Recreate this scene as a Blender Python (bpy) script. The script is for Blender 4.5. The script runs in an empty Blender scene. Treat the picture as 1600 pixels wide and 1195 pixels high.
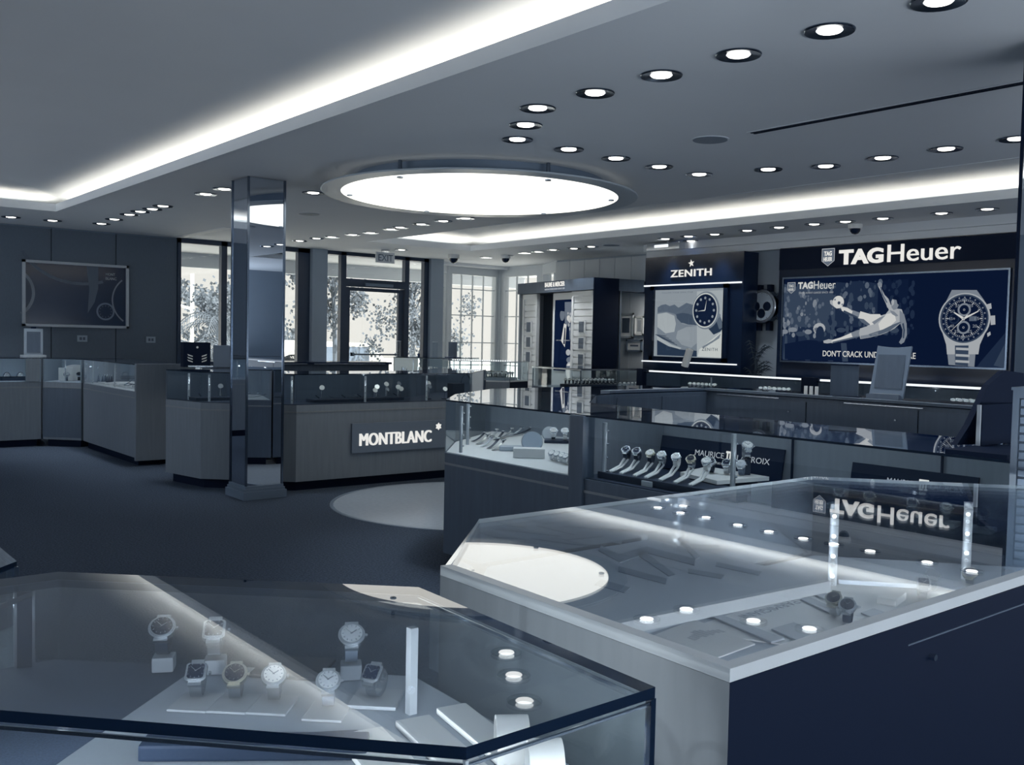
import bpy, bmesh, math, random
from mathutils import Matrix, Vector
C = bpy.context.scene.collection
SC = bpy.context.scene
random.seed(7)
PI = math.pi

# ------------------------------------------------------------------ camera
cam_d = bpy.data.cameras.new('camera'); cam = bpy.data.objects.new('camera', cam_d); C.objects.link(cam)
cam_d.sensor_fit = 'HORIZONTAL'; cam_d.sensor_width = 36.0; cam_d.lens = 1500.0/1600*36.0
cam_d.clip_start = .02; cam_d.clip_end = 300
cam.matrix_world = Matrix(((0.77584099, 0.01153983, -0.63082294, 0),
                           (-0.63057237, 0.04777063, -0.77465893, 0),
                           (0.02119538, 0.99879167, 0.04433911, 1.5), (0, 0, 0, 1)))
SC.camera = cam

# ------------------------------------------------------------------ world, exposure, room lights
SC.view_settings.view_transform = 'Standard'; SC.view_settings.look = 'None'
SC.view_settings.exposure = 0.0; SC.view_settings.gamma = 1.0; SC.view_settings.use_curve_mapping = False
w = bpy.data.worlds.new('sky'); SC.world = w; w.use_nodes = True
w.node_tree.nodes['Background'].inputs[0].default_value = (.905, .885, .825, 1)
w.node_tree.nodes['Background'].inputs[1].default_value = 1.02
cy = SC.cycles
cy.max_bounces = 9; cy.diffuse_bounces = 5; cy.glossy_bounces = 6; cy.transparent_max_bounces = 24
cy.transmission_bounces = 6; cy.sample_clamp_indirect = 4.0; cy.sample_clamp_direct = 12.0; cy.use_denoising = True
cy.caustics_reflective = False; cy.caustics_refractive = False
CREAM = (1.0, .93, .79); COOL = (.86, .93, 1.0)

def area(name, loc, sx, sy, power, color, rot=(0, 0, 0)):
    d = bpy.data.lights.new(name, 'AREA'); d.shape = 'RECTANGLE'; d.size = sx; d.size_y = sy
    d.energy = power; d.color = color
    o = bpy.data.objects.new(name, d); C.objects.link(o); o.location = loc; o.rotation_euler = rot
    return o
# cove tubes in the ledges of the two ceiling trays, shining up into the vaults
COVE = 1.0
area('cove_light', (3.16, 5.4, 2.942), .04, 13.6, 50*COVE, CREAM, (0, PI-.6, 0))
area('cove_light', (.21, 5.4, 2.942), .04, 13.6, 50*COVE, CREAM, (0, PI+.6, 0))
area('cove_light', (9.36, 6.2, 2.942), .04, 12.2, 78*COVE, CREAM, (0, PI-.6, 0))
area('cove_light', (7.19, 6.2, 2.942), .04, 12.2, 70*COVE, CREAM, (0, PI+.6, 0))
area('cove_light', (1.96, 12.49, 2.942), 2.0, .04, 10*COVE, CREAM, (PI+.6, 0, 0))
area('cove_light', (8.27, 12.59, 2.942), 1.8, .04, 14*COVE, CREAM, (PI+.6, 0, 0))
# unseen fill lights added behind and left of the camera to brighten the ceiling
area('ceiling_fill_light', (3.0, -3.3, 1.0), 10.6, 1.6, 430, COOL, (PI/2+1.05, 0, 0))
area('ceiling_fill_light', (-2.9, 10.3, 1.75), 1.6, 8.0, 200, COOL, (0, -PI/2-1.05, 0))

sd = bpy.data.lights.new('sun', 'SUN'); sd.energy = 14; sd.angle = .02; sd.color = (1.0, .98, .92)
so = bpy.data.objects.new('sun', sd); C.objects.link(so); so.rotation_euler = (.5, .2, 0); so.location = (12, 25, 12)

# ------------------------------------------------------------------ colour and materials
STOPS = [(0, (9, 21, 47)), (30, (18, 32, 60)), (60, (45, 60, 82)), (100, (89, 101, 118)), (150, (144, 151, 160)), (200, (199, 202, 203)), (243, (243, 241, 233)), (256, (252, 250, 243))]
def lin(c): c /= 255.0; return c/12.92 if c <= .04045 else ((c+.055)/1.055)**2.4
def duo(g):
    for (a, ca), (b, cb) in zip(STOPS, STOPS[1:]):
        if g <= b:
            t = (g-a)/(b-a); return tuple(lin(ca[i]+(cb[i]-ca[i])*t) for i in range(3)) + (1,)
    return tuple(lin(v) for v in STOPS[-1][1]) + (1,)
MATS = {}
def mat(name, g=None, rough=.6, metal=0., spec=.5, noise=None, emit=0., col=None, bump=None, emit_col=None):
    if name in MATS: return MATS[name]
    m = bpy.data.materials.new(name); m.use_nodes = True; nt = m.node_tree; b = nt.nodes['Principled BSDF']
    c = col if col else duo(g)
    b.inputs['Base Color'].default_value = c; b.inputs['Roughness'].default_value = rough
    b.inputs['Metallic'].default_value = metal; b.inputs['Specular IOR Level'].default_value = spec
    if noise or bump:
        tc = nt.nodes.new('ShaderNodeTexCoord'); mp = nt.nodes.new('ShaderNodeMapping'); nt.links.new(tc.outputs['Object'], mp.inputs[0])
        n = nt.nodes.new('ShaderNodeTexNoise'); nt.links.new(mp.outputs[0], n.inputs['Vector'])
    if noise:
        sc, amt, stretch = noise
        mp.inputs['Scale'].default_value = stretch; n.inputs['Scale'].default_value = sc; n.inputs['Detail'].default_value = 5
        mx = nt.nodes.new('ShaderNodeMix'); mx.data_type = 'RGBA'
        mx.inputs[6].default_value = tuple(v*(1-amt) for v in c[:3]) + (1,); mx.inputs[7].default_value = tuple(min(1, v*(1+amt)) for v in c[:3]) + (1,)
        nt.links.new(n.outputs['Fac'], mx.inputs[0]); nt.links.new(mx.outputs[2], b.inputs['Base Color'])
    if bump:
        bp = nt.nodes.new('ShaderNodeBump'); bp.inputs['Strength'].default_value = bump[0]; bp.inputs['Distance'].default_value = bump[1]
        nt.links.new(n.outputs['Fac'], bp.inputs['Height']); nt.links.new(bp.outputs[0], b.inputs['Normal'])
    if emit:
        b.inputs['Emission Color'].default_value = emit_col or c; b.inputs['Emission Strength'].default_value = emit
    MATS[name] = m; return m
def glass(name, tint=(.93, .96, .97), f0=.045, amp=1.0):
    if name in MATS: return MATS[name]
    m = bpy.data.materials.new(name); m.use_nodes = True; nt = m.node_tree; nt.nodes.clear()
    out = nt.nodes.new('ShaderNodeOutputMaterial'); mix = nt.nodes.new('ShaderNodeMixShader')
    tr = nt.nodes.new('ShaderNodeBsdfTransparent'); tr.inputs[0].default_value = tint + (1,)
    gl = nt.nodes.new('ShaderNodeBsdfGlossy'); gl.inputs['Roughness'].default_value = .0; gl.inputs[0].default_value = (.95, .97, 1, 1)
    lw = nt.nodes.new('ShaderNodeLayerWeight'); lw.inputs[0].default_value = .5
    p = nt.nodes.new('ShaderNodeMath'); p.operation = 'POWER'; p.inputs[1].default_value = 5
    q = nt.nodes.new('ShaderNodeMath'); q.operation = 'MULTIPLY_ADD'; q.inputs[1].default_value = (1-f0)*amp; q.inputs[2].default_value = f0; q.use_clamp = True
    nt.links.new(lw.outputs['Facing'], p.inputs[0]); nt.links.new(p.outputs[0], q.inputs[0]); nt.links.new(q.outputs[0], mix.inputs[0])
    nt.links.new(tr.outputs[0], mix.inputs[1]); nt.links.new(gl.outputs[0], mix.inputs[2]); nt.links.new(mix.outputs[0], out.inputs[0])
    MATS[name] = m; return m
def emis(name, g=None, s=1., col=None):
    if name in MATS: return MATS[name]
    m = bpy.data.materials.new(name); m.use_nodes = True; nt = m.node_tree; nt.nodes.clear()
    out = nt.nodes.new('ShaderNodeOutputMaterial'); e = nt.nodes.new('ShaderNodeEmission')
    e.inputs[0].default_value = (col + (1,)) if col else duo(g); e.inputs[1].default_value = s
    nt.links.new(e.outputs[0], out.inputs[0]); MATS[name] = m; return m

M_post = mat('satin_post', col=(.42, .46, .50, 1), rough=.45, metal=.2)
M_ceil = mat('ceiling_paint', col=(.70, .735, .775, 1), rough=.8, noise=(3, .02, (1, 1, 1)))
M_vault = mat('vault_paint', col=(.72, .75, .785, 1), rough=.55, noise=(2, .03, (1, 1, 1)))
M_carpet = mat('carpet', col=(.053, .073, .108, 1), rough=.95, spec=.1, noise=(70, .95, (1, 1, 1)), bump=(1.0, .02))
M_stone = mat('polished_stone', col=(.36, .42, .50, 1), rough=.22, noise=(30, .12, (1, 1, 1)))
M_wood = mat('grey_oak_veneer', col=(.175, .205, .245, 1), rough=.45, noise=(6, .16, (6, 6, .5)))
M_woodd = mat('dark_oak_veneer', col=(.070, .098, .14, 1), rough=.45, noise=(6, .2, (6, 6, .5)))
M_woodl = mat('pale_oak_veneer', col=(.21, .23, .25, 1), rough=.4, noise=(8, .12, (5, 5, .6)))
M_rim = mat('pale_oak_rim', col=(.55, .58, .60, 1), rough=.35, noise=(14, .08, (1, 1, 1)))
M_panel = mat('wall_panel_fabric', col=(.095, .125, .165, 1), rough=.7, noise=(20, .12, (3, 3, 1)))
M_wallg = mat('grey_wall_paint', col=(.30, .36, .43, 1), rough=.7, noise=(5, .04, (1, 1, 1)))
M_walll = mat('pale_wall_paint', col=(.55, .59, .63, 1), rough=.7, noise=(5, .04, (1, 1, 1)))
M_white = mat('white_paint', col=(.80, .81, .80, 1), rough=.5)
M_navy = mat('navy_lacquer', col=(.005, .013, .036, 1), rough=.16, spec=.35)
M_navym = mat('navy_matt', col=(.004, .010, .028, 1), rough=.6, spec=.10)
M_frame = mat('dark_aluminium', col=(.020, .038, .075, 1), rough=.4)
M_framel = mat('grey_aluminium', col=(.16, .21, .28, 1), rough=.4, metal=.3)
M_chrome = mat('chrome', col=(.72, .75, .785, 1), rough=.12, metal=1.)
M_mirror = mat('mirror', col=(.62, .67, .74, 1), rough=.01, metal=1.)
M_steel = mat('brushed_steel', col=(.70, .73, .76, 1), rough=.25, metal=1.)
M_darkchrome = mat('dark_chrome', col=(.16, .20, .26, 1), rough=.2, metal=1.)
M_deck = mat('white_leatherette', col=(.74, .76, .77, 1), rough=.55)
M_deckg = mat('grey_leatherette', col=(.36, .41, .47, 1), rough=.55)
M_deckd = mat('charcoal_leatherette', col=(.014, .024, .046, 1), rough=.5, spec=.25)
M_mesh = mat('navy_woven_fabric', col=(.035, .055, .095, 1), rough=.8, noise=(300, .7, (1, 1, 1)))
M_paper = mat('white_card', col=(.82, .83, .82, 1), rough=.6)
M_ink = mat('grey_ink', col=(.12, .16, .22, 1), rough=.6)
M_inkl = mat('pale_ink', col=(.42, .46, .50, 1), rough=.6)
M_glass = glass('showcase_glass'); M_wglass = glass('window_glass', (.97, .98, .98), .03, .8)
M_gtop = glass('counter_glass', (.90, .93, .95), .05, 1.0)
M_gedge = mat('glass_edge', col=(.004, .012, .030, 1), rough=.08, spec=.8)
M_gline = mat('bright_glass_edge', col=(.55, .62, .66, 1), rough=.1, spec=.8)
M_disc = emis('glowing_glass', s=1.9, col=(1.0, .97, .88))
M_lens = emis('lamp_lens', s=4.0, col=(1.0, .98, .92))
M_led = emis('led', s=7.0, col=(1.0, .98, .92))
M_bar = emis('light_bar', s=1.05, col=(.92, .97, 1.0))
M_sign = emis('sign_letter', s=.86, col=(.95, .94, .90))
M_signd = emis('sign_letter_dim', s=.5, col=(.75, .82, .90))

# ------------------------------------------------------------------ mesh helpers
WM = {}
def wm(o): return WM.get(o.name, o.matrix_world)
ORDN = ['first', 'second', 'third', 'fourth', 'fifth', 'sixth', 'seventh', 'eighth', 'ninth', 'tenth', 'eleventh', 'twelfth', 'thirteenth', 'fourteenth', 'fifteenth', 'sixteenth']
class MB:
    def __init__(s): s.v = []; s.f = []; s.m = []
    def add(s, vs, fs, mi=0):
        n = len(s.v); s.v += [tuple(v) for v in vs]
        for f in fs: s.f.append([i+n for i in f]); s.m.append(mi)
        return s
    def box(s, x0, x1, y0, y1, z0, z1, mi=0):
        vs = [(x, y, z) for z in (z0, z1) for y in (y0, y1) for x in (x0, x1)]
        return s.add(vs, [(0, 2, 3, 1), (4, 5, 7, 6), (0, 1, 5, 4), (2, 6, 7, 3), (0, 4, 6, 2), (1, 3, 7, 5)], mi)
    def prism(s, poly, z0, z1, mi=0, side=None):
        n = len(poly); side = mi if side is None else side
        a = sum(poly[i][0]*poly[(i+1) % n][1]-poly[(i+1) % n][0]*poly[i][1] for i in range(n))
        if a < 0: poly = poly[::-1]
        vs = [(x, y, z0) for x, y in poly]+[(x, y, z1) for x, y in poly]
        s.add(vs, [tuple(range(n))[::-1], tuple(range(n, 2*n))], mi)
        k = len(s.v)-2*n
        for i in range(n):
            j = (i+1) % n; s.f.append([k+i, k+j, k+n+j, k+n+i]); s.m.append(side)
        return s
    def obox(s, fr, x0, x1, y0, y1, z0, z1, mi=0):     # box in a frame
        k = len(s.v); s.box(x0, x1, y0, y1, z0, z1, mi)
        s.v[k:] = [tuple(fr @ Vector(v)) for v in s.v[k:]]; return s
    def wall(s, p, q, t, z0, z1, mi=0):                 # upright slab from p to q, thickness t to its left
        d = Vector((q[0]-p[0], q[1]-p[1])); d.normalize(); n = Vector((-d.y, d.x))*t
        return s.prism([p, q, (q[0]+n.x, q[1]+n.y), (p[0]+n.x, p[1]+n.y)], z0, z1, mi)
    def lathe(s, prof, c=(0, 0, 0), n=24, mi=0, axis='z', cap=True):
        k = len(s.v)
        for r, h in prof:
            for i in range(n):
                a = 2*PI*i/n; x, y = r*math.cos(a), r*math.sin(a)
                p = (x, y, h) if axis == 'z' else ((h, x, y) if axis == 'x' else (y, h, x))
                s.v.append((p[0]+c[0], p[1]+c[1], p[2]+c[2]))
        for j in range(len(prof)-1):
            for i in range(n):
                i2 = (i+1) % n; s.f.append([k+j*n+i, k+j*n+i2, k+(j+1)*n+i2, k+(j+1)*n+i]); s.m.append(mi)
        if cap:
            s.f.append([k+i for i in range(n)][::-1]); s.m.append(mi)
            e = k+(len(prof)-1)*n; s.f.append([e+i for i in range(n)]); s.m.append(mi)
        return s
    def tube(s, pts, r, n=8, mi=0, taper=None):
        pts = [Vector(p) for p in pts]; k = len(s.v); N = len(pts)
        for j, p in enumerate(pts):
            d = (pts[min(j+1, N-1)]-pts[max(j-1, 0)]); d.normalize()
            u = d.cross(Vector((0, 0, 1)))
            if u.length < .05: u = d.cross(Vector((1, 0, 0)))
            u.normalize(); v = d.cross(u); rr = r if taper is None else r*(1-(1-taper)*j/(N-1))
            for i in range(n):
                a = 2*PI*i/n; s.v.append(tuple(p+u*math.cos(a)*rr+v*math.sin(a)*rr))
        for j in range(N-1):
            for i in range(n):
                i2 = (i+1) % n; s.f.append([k+j*n+i, k+j*n+i2, k+(j+1)*n+i2, k+(j+1)*n+i]); s.m.append(mi)
        s.f.append([k+i for i in range(n)][::-1]); s.m.append(mi); e = k+(N-1)*n; s.f.append([e+i for i in range(n)]); s.m.append(mi)
        return s
    def build(s, name, mats, parent=None, smooth=False, bevel=0):
        if not isinstance(mats, (list, tuple)): mats = [mats]
        me = bpy.data.meshes.new(name)
        off = Vector((0, 0, 0))
        inv = wm(parent).inverted() if parent is not None else None
        vs = [tuple(inv @ Vector(v)) for v in s.v] if inv is not None else s.v
        me.from_pydata(vs, [], s.f)
        for m in mats: me.materials.append(m)
        me.polygons.foreach_set('material_index', s.m)
        bm = bmesh.new(); bm.from_mesh(me); bmesh.ops.recalc_face_normals(bm, faces=bm.faces[:])
        if bevel:
            bmesh.ops.bevel(bm, geom=bm.edges[:], offset=bevel, segments=2, affect='EDGES', profile=.7)
        bm.to_mesh(me); bm.free()
        if smooth:
            for p in me.polygons: p.use_smooth = True
            try: me.set_sharp_from_angle(angle=math.radians(38))
            except Exception: pass
        me.update()
        o = bpy.data.objects.new(name, me); C.objects.link(o)
        if parent is not None: o.parent = parent; WM[o.name] = wm(parent)
        return o
def tag(o, label=None, cat=None, group=None, kind=None):
    if label: o['label'] = label
    if cat: o['category'] = cat
    if group: o['group'] = group
    if kind: o['kind'] = kind
    return o
def thing(name, label, cat, loc=(0, 0, 0), rz=0, group=None):
    o = bpy.data.objects.new(name, None); C.objects.link(o); o.empty_display_size = .05
    o.location = loc; o.rotation_euler = (0, 0, rz)
    o.matrix_world = Matrix.Translation(loc) @ Matrix.Rotation(rz, 4, 'Z')
    return tag(o, label, cat, group)
def struct(name, mb, m, parent=None, **k):
    o = mb.build(name, m, parent, **k)
    if parent is None: o['kind'] = 'structure'
    return o
def dup(root, loc, rot=None, label=None, group=None):
    r = root.copy(); C.objects.link(r); r.location = loc
    if rot is not None: r.rotation_euler = rot
    if label: r['label'] = label
    if group: r['group'] = group
    for ch in list(root.children):
        c = ch.copy(); C.objects.link(c); c.parent = r
        for g in ch.children:
            d = g.copy(); C.objects.link(d); d.parent = c
    return r
def frame(o, xd, yd):
    x = Vector(xd).normalized(); y = Vector(yd); y = (y-x*y.dot(x)).normalized(); z = x.cross(y)
    return Matrix(((x.x, y.x, z.x, o[0]), (x.y, y.y, z.y, o[1]), (x.z, y.z, z.z, o[2]), (0, 0, 0, 1)))
def FX(X, Y, Z): return frame((X, Y, Z), (0, -1, 0), (0, 0, 1))       # sign face looking towards -X
def FY(X, Y, Z): return frame((X, Y, Z), (1, 0, 0), (0, 0, 1))        # sign face looking towards -Y
def text(name, s, width, height, m, fr, parent=None, extrude=.002, bold=0., shear=0., track=1., fat=0.):
    cu = bpy.data.curves.new(name, 'FONT'); cu.body = s; cu.size = 1; cu.extrude = 0; cu.offset = bold; cu.shear = shear
    cu.space_character = track; cu.resolution_u = 4
    t = bpy.data.objects.new(name, cu); C.objects.link(t)
    me = bpy.data.meshes.new_from_object(t.evaluated_get(bpy.context.evaluated_depsgraph_get()))
    C.objects.unlink(t); bpy.data.objects.remove(t); bpy.data.curves.remove(cu)
    xs = [v.co.x for v in me.vertices]; ys = [v.co.y for v in me.vertices]
    sx = width/(max(xs)-min(xs)); sy = height/(max(ys)-min(ys))
    bm = bmesh.new(); bm.from_mesh(me)
    for v in bm.verts: v.co = Vector(((v.co.x-min(xs))*sx, (v.co.y-min(ys))*sy, 0))
    if fat:
        base = bm.faces[:]
        for q in (1, 2):
            dd = bmesh.ops.duplicate(bm, geom=base)
            for e in dd['geom']:
                if isinstance(e, bmesh.types.BMVert): e.co.x += fat*q; e.co.z -= .0004*q
    r = bmesh.ops.extrude_face_region(bm, geom=bm.faces[:])
    for e in r['geom']:
        if isinstance(e, bmesh.types.BMVert): e.co.z += extrude
    T = (wm(parent).inverted() if parent else Matrix()) @ fr
    bmesh.ops.transform(bm, matrix=T, verts=bm.verts[:]); bmesh.ops.recalc_face_normals(bm, faces=bm.faces[:])
    bm.to_mesh(me); bm.free(); me.materials.clear(); me.materials.append(m)
    o = bpy.data.objects.new(name, me); C.objects.link(o)
    if parent: o.parent = parent
    return o
def yzpoly(mb, X, pts, layer, mi):         # flat print on a plane x = X, points (Y, Z)
    x = X-.0012*layer; n = len(pts)
    mb.add([(x, p[0], p[1]) for p in pts], [tuple(range(n))], mi)
def xzpoly(mb, Y, pts, layer, mi):
    y = Y-.0012*layer; n = len(pts)
    mb.add([(p[0], y, p[1]) for p in pts], [tuple(range(n))], mi)
def circ(cx_, cy_, r, n=28, ry=None, a0=0, a1=2*PI):
    ry = ry or r
    return [(cx_+r*math.cos(a0+(a1-a0)*i/n), cy_+ry*math.sin(a0+(a1-a0)*i/n)) for i in range(n)]
def ringpoly(mb, X, c, r0, r1, layer, mi, n=36):
    x = X-.0012*layer; k = len(mb.v)
    for i in range(n):
        a = 2*PI*i/n; mb.v.append((x, c[0]+r0*math.cos(a), c[1]+r0*math.sin(a))); mb.v.append((x, c[0]+r1*math.cos(a), c[1]+r1*math.sin(a)))
    for i in range(n):
        j = (i+1) % n; mb.f.append([k+2*i, k+2*i+1, k+2*j+1, k+2*j]); mb.m.append(mi)

# ================================================================== SETTING
CZ = 2.91
struct('floor', MB().box(-3.2, 12.2, -3.6, 15.2, -.1, 0), M_carpet)
n = 72
struct('floor_inlay', MB().lathe([(1.27, 0.0), (1.27, .003), (1.262, .006)], (5.26, 6.97, 0), n), M_stone)
struct('floor_inlay_edge', MB().lathe([(1.30, .0), (1.30, .004), (1.272, .005), (1.272, 0)], (5.26, 6.97, 0), n, cap=False), M_framel)
# ceiling slab with two tray openings
TL = (.35, 3.02, -1.6, 12.35); TR = (7.33, 9.22, -.2, 12.45)
cb = MB()
def slab(x0, x1, y0, y1): cb.box(x0, x1, y0, y1, CZ, CZ+.015)
slab(-3.2, TL[0], -3.6, 15.2); slab(TL[1], TR[0], -3.6, 15.2); slab(TR[1], 12.2, -3.6, 15.2)
slab(TL[0], TL[1], -3.6, TL[2]); slab(TL[0], TL[1], TL[3], 15.2); slab(TR[0], TR[1], -3.6, TR[2]); slab(TR[0], TR[1], TR[3], 15.2)
struct('ceiling', cb, M_ceil)
struct('ceiling_roof', MB().box(-3.3, 12.3, -3.7, 15.3, 3.3, 3.4), M_ceil)
lipn = 0
for (x0, x1, y0, y1) in (TL, TR):
    lp = MB()
    for a, b, c, d in ((x0-.02, x0+.01, y0-.02, y1+.02), (x1-.01, x1+.02, y0-.02, y1+.02), (x0+.01, x1-.01, y0-.02, y0+.01), (x0+.01, x1-.01, y1-.01, y1+.02)):
        lp.box(a, b, c, d, CZ-.004, CZ+.085)
    lipn += 1
    struct('trim_%d' % lipn, lp, M_ceil)
    # cloister vault: parabolic sides with mitred corners
    e = .30; X0, X1, Y0, Y1 = x0-e, x1+e, y0-e, y1+e; hw = (X1-X0)/2; N = 10
    def vz(s): return 3.035+.13*(1-((hw-s)/hw)**2)
    vb = MB()
    rings = []
    for i in range(N+1):
        s = hw*i/N; rings.append([(X0+s, Y0+s, vz(s)), (X1-s, Y0+s, vz(s)), (X1-s, Y1-s, vz(s)), (X0+s, Y1-s, vz(s))])
    vb0 = [(X0, Y0), (X1, Y0), (X1, Y1), (X0, Y1)]
    for i in range(4): vb.wall(vb0[i], vb0[(i+1) % 4], -.01, 2.925, 3.04)
    for side in range(4):
        s0, s1 = side, (side+1) % 4
        k = len(vb.v)
        for r in rings: vb.v += [r[s0], r[s1]]
        for i in range(N): vb.f.append([k+2*i, k+2*i+1, k+2*i+3, k+2*i+2]); vb.m.append(0)
    me = struct('ceiling_vault', vb, M_vault)
    for p in me.data.polygons: p.use_smooth = True
# walls
PW = 14.3
struct('wall_back', MB().box(-3.2, 5.17, PW+.04, PW+.16, 0, CZ), M_framel)
wl = bpy.data.objects['wall_back']
for k, (a, b) in enumerate(((-3.0, -.84), (-.84, .01), (.01, .86), (.86, 1.72), (1.72, 2.57), (2.57, 3.43), (3.43, 4.29), (4.29, 5.17))):
    MB().box(a+.006, b-.006, PW, PW+.04, .02, CZ-.02).build('wall_panel', M_panel, wl)
struct('wall_left', MB().box(-3.3, -3.2, -3.6, 15.2, 0, CZ), M_wallg)
struct('wall_front', MB().box(-3.2, 12.2, -3.7, -3.6, 0, CZ), M_wallg)
struct('wall_right', MB().box(10.42, 10.7, -3.6, 9.75, 0, CZ).box(10.7, 11.4, 9.65, 9.75, 0, CZ).box(11.3, 11.45, 9.75, 12.7, 0, CZ), M_wallg)
wr = bpy.data.objects['wall_right']
for k in range(8):
    y0 = 9.78+k*.365; MB().box(11.28, 11.3, y0+.004, y0+.361, .05, 2.88).build('wall_panel', M_walll, wr)
struct('wall_back_column', MB().box(7.33, 7.60, PW-.12, PW+.16, 0, CZ).box(9.66, 9.93, PW-.1, PW+.2, 0, CZ), M_wallg)
# storefront windows: window_1 left of the pillar, door_1 with its sidelights
def bars(lst, z0=0, z1=CZ, y0=PW-.03, y1=PW+.07):
    b = MB()
    for a, c in lst: b.box(a, c, y0, y1, z0, z1)
    return b
w1 = struct('window_1', bars([(5.17, 5.22), (5.84, 5.93), (7.12, 7.33)]).box(5.17, 7.33, PW-.03, PW+.07, CZ-.07, CZ).box(5.17, 7.33, PW-.03, PW+.07, 0, .12), M_frame)
for a, c in ((5.22, 5.84), (5.93, 7.12)): MB().box(a, c, PW+.02, PW+.028, .12, CZ-.07).build('window_pane', M_wglass, w1)
w2 = struct('window_2', bars([(7.60, 7.64), (7.90, 8.0), (9.16, 9.25), (9.56, 9.66)]).box(7.6, 9.66, PW-.03, PW+.07, CZ-.06, CZ).box(7.64, 7.9, PW-.03, PW+.07, 0, .1).box(9.25, 9.56, PW-.03, PW+.07, 0, .1).box(8.0, 9.16, PW-.03, PW+.07, 2.34, 2.47), M_frame)
for a, c, z0, z1 in ((7.64, 7.9, .1, CZ-.06), (9.25, 9.56, .1, CZ-.06), (8.0, 9.16, 2.47, CZ-.06)): MB().box(a, c, PW+.02, PW+.028, z0, z1).build('window_pane', M_wglass, w2)
d1 = struct('door_1', MB().box(8.01, 8.09, PW, PW+.05, .01, 2.33).box(9.05, 9.15, PW, PW+.05, .01, 2.33).box(8.09, 9.05, PW, PW+.05, 2.27, 2.33).box(8.09, 9.05, PW, PW+.05, .01, .25), M_frame)
MB().box(8.09, 9.05, PW+.02, PW+.028, .25, 2.27).build('door_pane', M_wglass, d1)
MB().tube([(8.1, PW-.06, 1.2), (9.04, PW-.06, 1.2)], .014).box(8.11, 8.15, PW-.07, PW, 1.17, 1.23).box(8.99, 9.03, PW-.07, PW, 1.17, 1.23).build('push_bar', M_darkchrome, d1)
MB().box(8.35, 8.9, PW-.07, PW-.01, 2.36, 2.41).build('door_closer', M_framel, d1)
# corner bay with muntin windows
def bay(p, q, cols, name, rows=(0.62, 1.0, 1.43, 1.95, 2.45), side=.06):
    L = math.hypot(q[0]-p[0], q[1]-p[1]); fr = frame((p[0], p[1], 0), (q[0]-p[0], q[1]-p[1], 0), (0, 0, 1))
    b = MB()
    b.obox(fr, 0, L, 0, .30, -.1, .03); b.obox(fr, 0, L, 2.72, CZ, -.1, .03)
    b.obox(fr, 0, side, .3, 2.72, -.1, .03); b.obox(fr, L-side, L, .3, 2.72, -.1, .03)
    o = struct(name, b, M_walll)
    mu = MB()
    for i in range(1, cols): x = side+(L-2*side)*i/cols; mu.obox(fr, x-.008, x+.008, .3, 2.72, -.05, -.02)
    for r in rows: mu.obox(fr, side, L-side, r-.009, r+.009, -.052, -.018)
    mu.build('muntins', M_walll, o)
    MB().obox(fr, side, L-side, .3, 2.72, -.04, -.035).build('window_pane', M_wglass, o)
bay((9.93, 14.4), (10.45, 14.86), 3, 'window_3', side=.05)
bay((10.45, 14.86), (11.74, 14.86), 4, 'window_4', side=.12)
bay((11.74, 14.86), (11.74, 13.55), 3, 'window_5', side=.16)
bay((11.74, 13.55), (11.32, 12.68), 3, 'window_6', side=.08)
struct('trim_3', MB().lathe([(.05, 0), (.05, CZ)], (10.45, 14.84, 0), 10).lathe([(.05, 0), (.05, CZ)], (11.72, 14.82, 0), 10), M_walll)
struct('trim_4', MB().box(10.26, 10.42, -3.6, 9.65, CZ-.10, CZ).box(10.32, 10.42, -3.6, 9.65, CZ-.19, CZ-.10), M_ceil)

# ------------------------------------------------------------------ outside
struct('ground_outside', MB().box(-10, 40, 15.3, 60, -.25, -.05), mat('bright_concrete', col=(.86, .85, .80, 1), rough=.9, noise=(1.5, .06, (1, 1, 1))))
struct('soffit', MB().box(3.5, 13.5, 14.55, 16.3, 2.86, 3.1).box(3.5, 13.5, 16.2, 16.35, 2.62, 3.1), M_ceil)
M_leaf = mat('leaf', col=(.075, .095, .12, 1), rough=.7); M_bark = mat('bark', col=(.10, .125, .16, 1), rough=.9)
def leafy(name, label, x, y, z0, h, r, n, ls, group=None, trunk=True, cat='tree'):
    t = thing(name, label, cat, (x, y, -.05), 0, group)
    rng = random.Random(int(x*100+y*7))
    if trunk:
        MB().tube([(x, y, -.05), (x+.05, y, z0*.6), (x-.04, y, z0+h*.5)], .09, 8, taper=.4).build('trunk', M_bark, t)
    b = MB()
    cl = [(rng.gauss(0, .5)*r, rng.gauss(0, .35)*r, z0+h*rng.random()) for _ in range(26)]
    for i in range(n):
        c = rng.choice(cl); p = Vector((x+c[0]+rng.gauss(0, r*.13), y+c[1]+rng.gauss(0, r*.13), c[2]+rng.gauss(0, h*.06)))
        a = rng.random()*6.28; e = rng.random()*3.14; u = Vector((math.cos(a), math.sin(a)*.6, math.sin(e)))*ls; v = u.cross(Vector((rng.random()-.5, 1, rng.random()-.5))).normalized()*ls*.5
        b.add([p, p+u*.5+v, p+u, p+u*.5-v], [(0, 1, 2, 3)])
    for i in range(18):
        c = rng.choice(cl); b.tube([(x, y, z0+h*.3), (x+c[0]*.5, y+c[1]*.5, (z0+h*.3+c[2])*.5+.1), (x+c[0], y+c[1], c[2])], .02, 5)
    f = b.build('foliage', M_leaf, t); f['kind'] = 'stuff'
    return t
leafy('street_tree', 'leafy tree seen through the glass door', 13.6, 20.8, 1.1, 3.1, 1.3, 3200, .075)
leafy('street_tree', 'leafy tree seen through the narrow sidelight left of the door', 10.9, 20.0, 1.6, 2.6, 1.0, 2800, .075)
leafy('hedge', 'distant bushes low in the window left of the pillar', 10.6, 29, -.05, 3.0, 3.0, 5000, .11, trunk=False, cat='bush')
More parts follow.
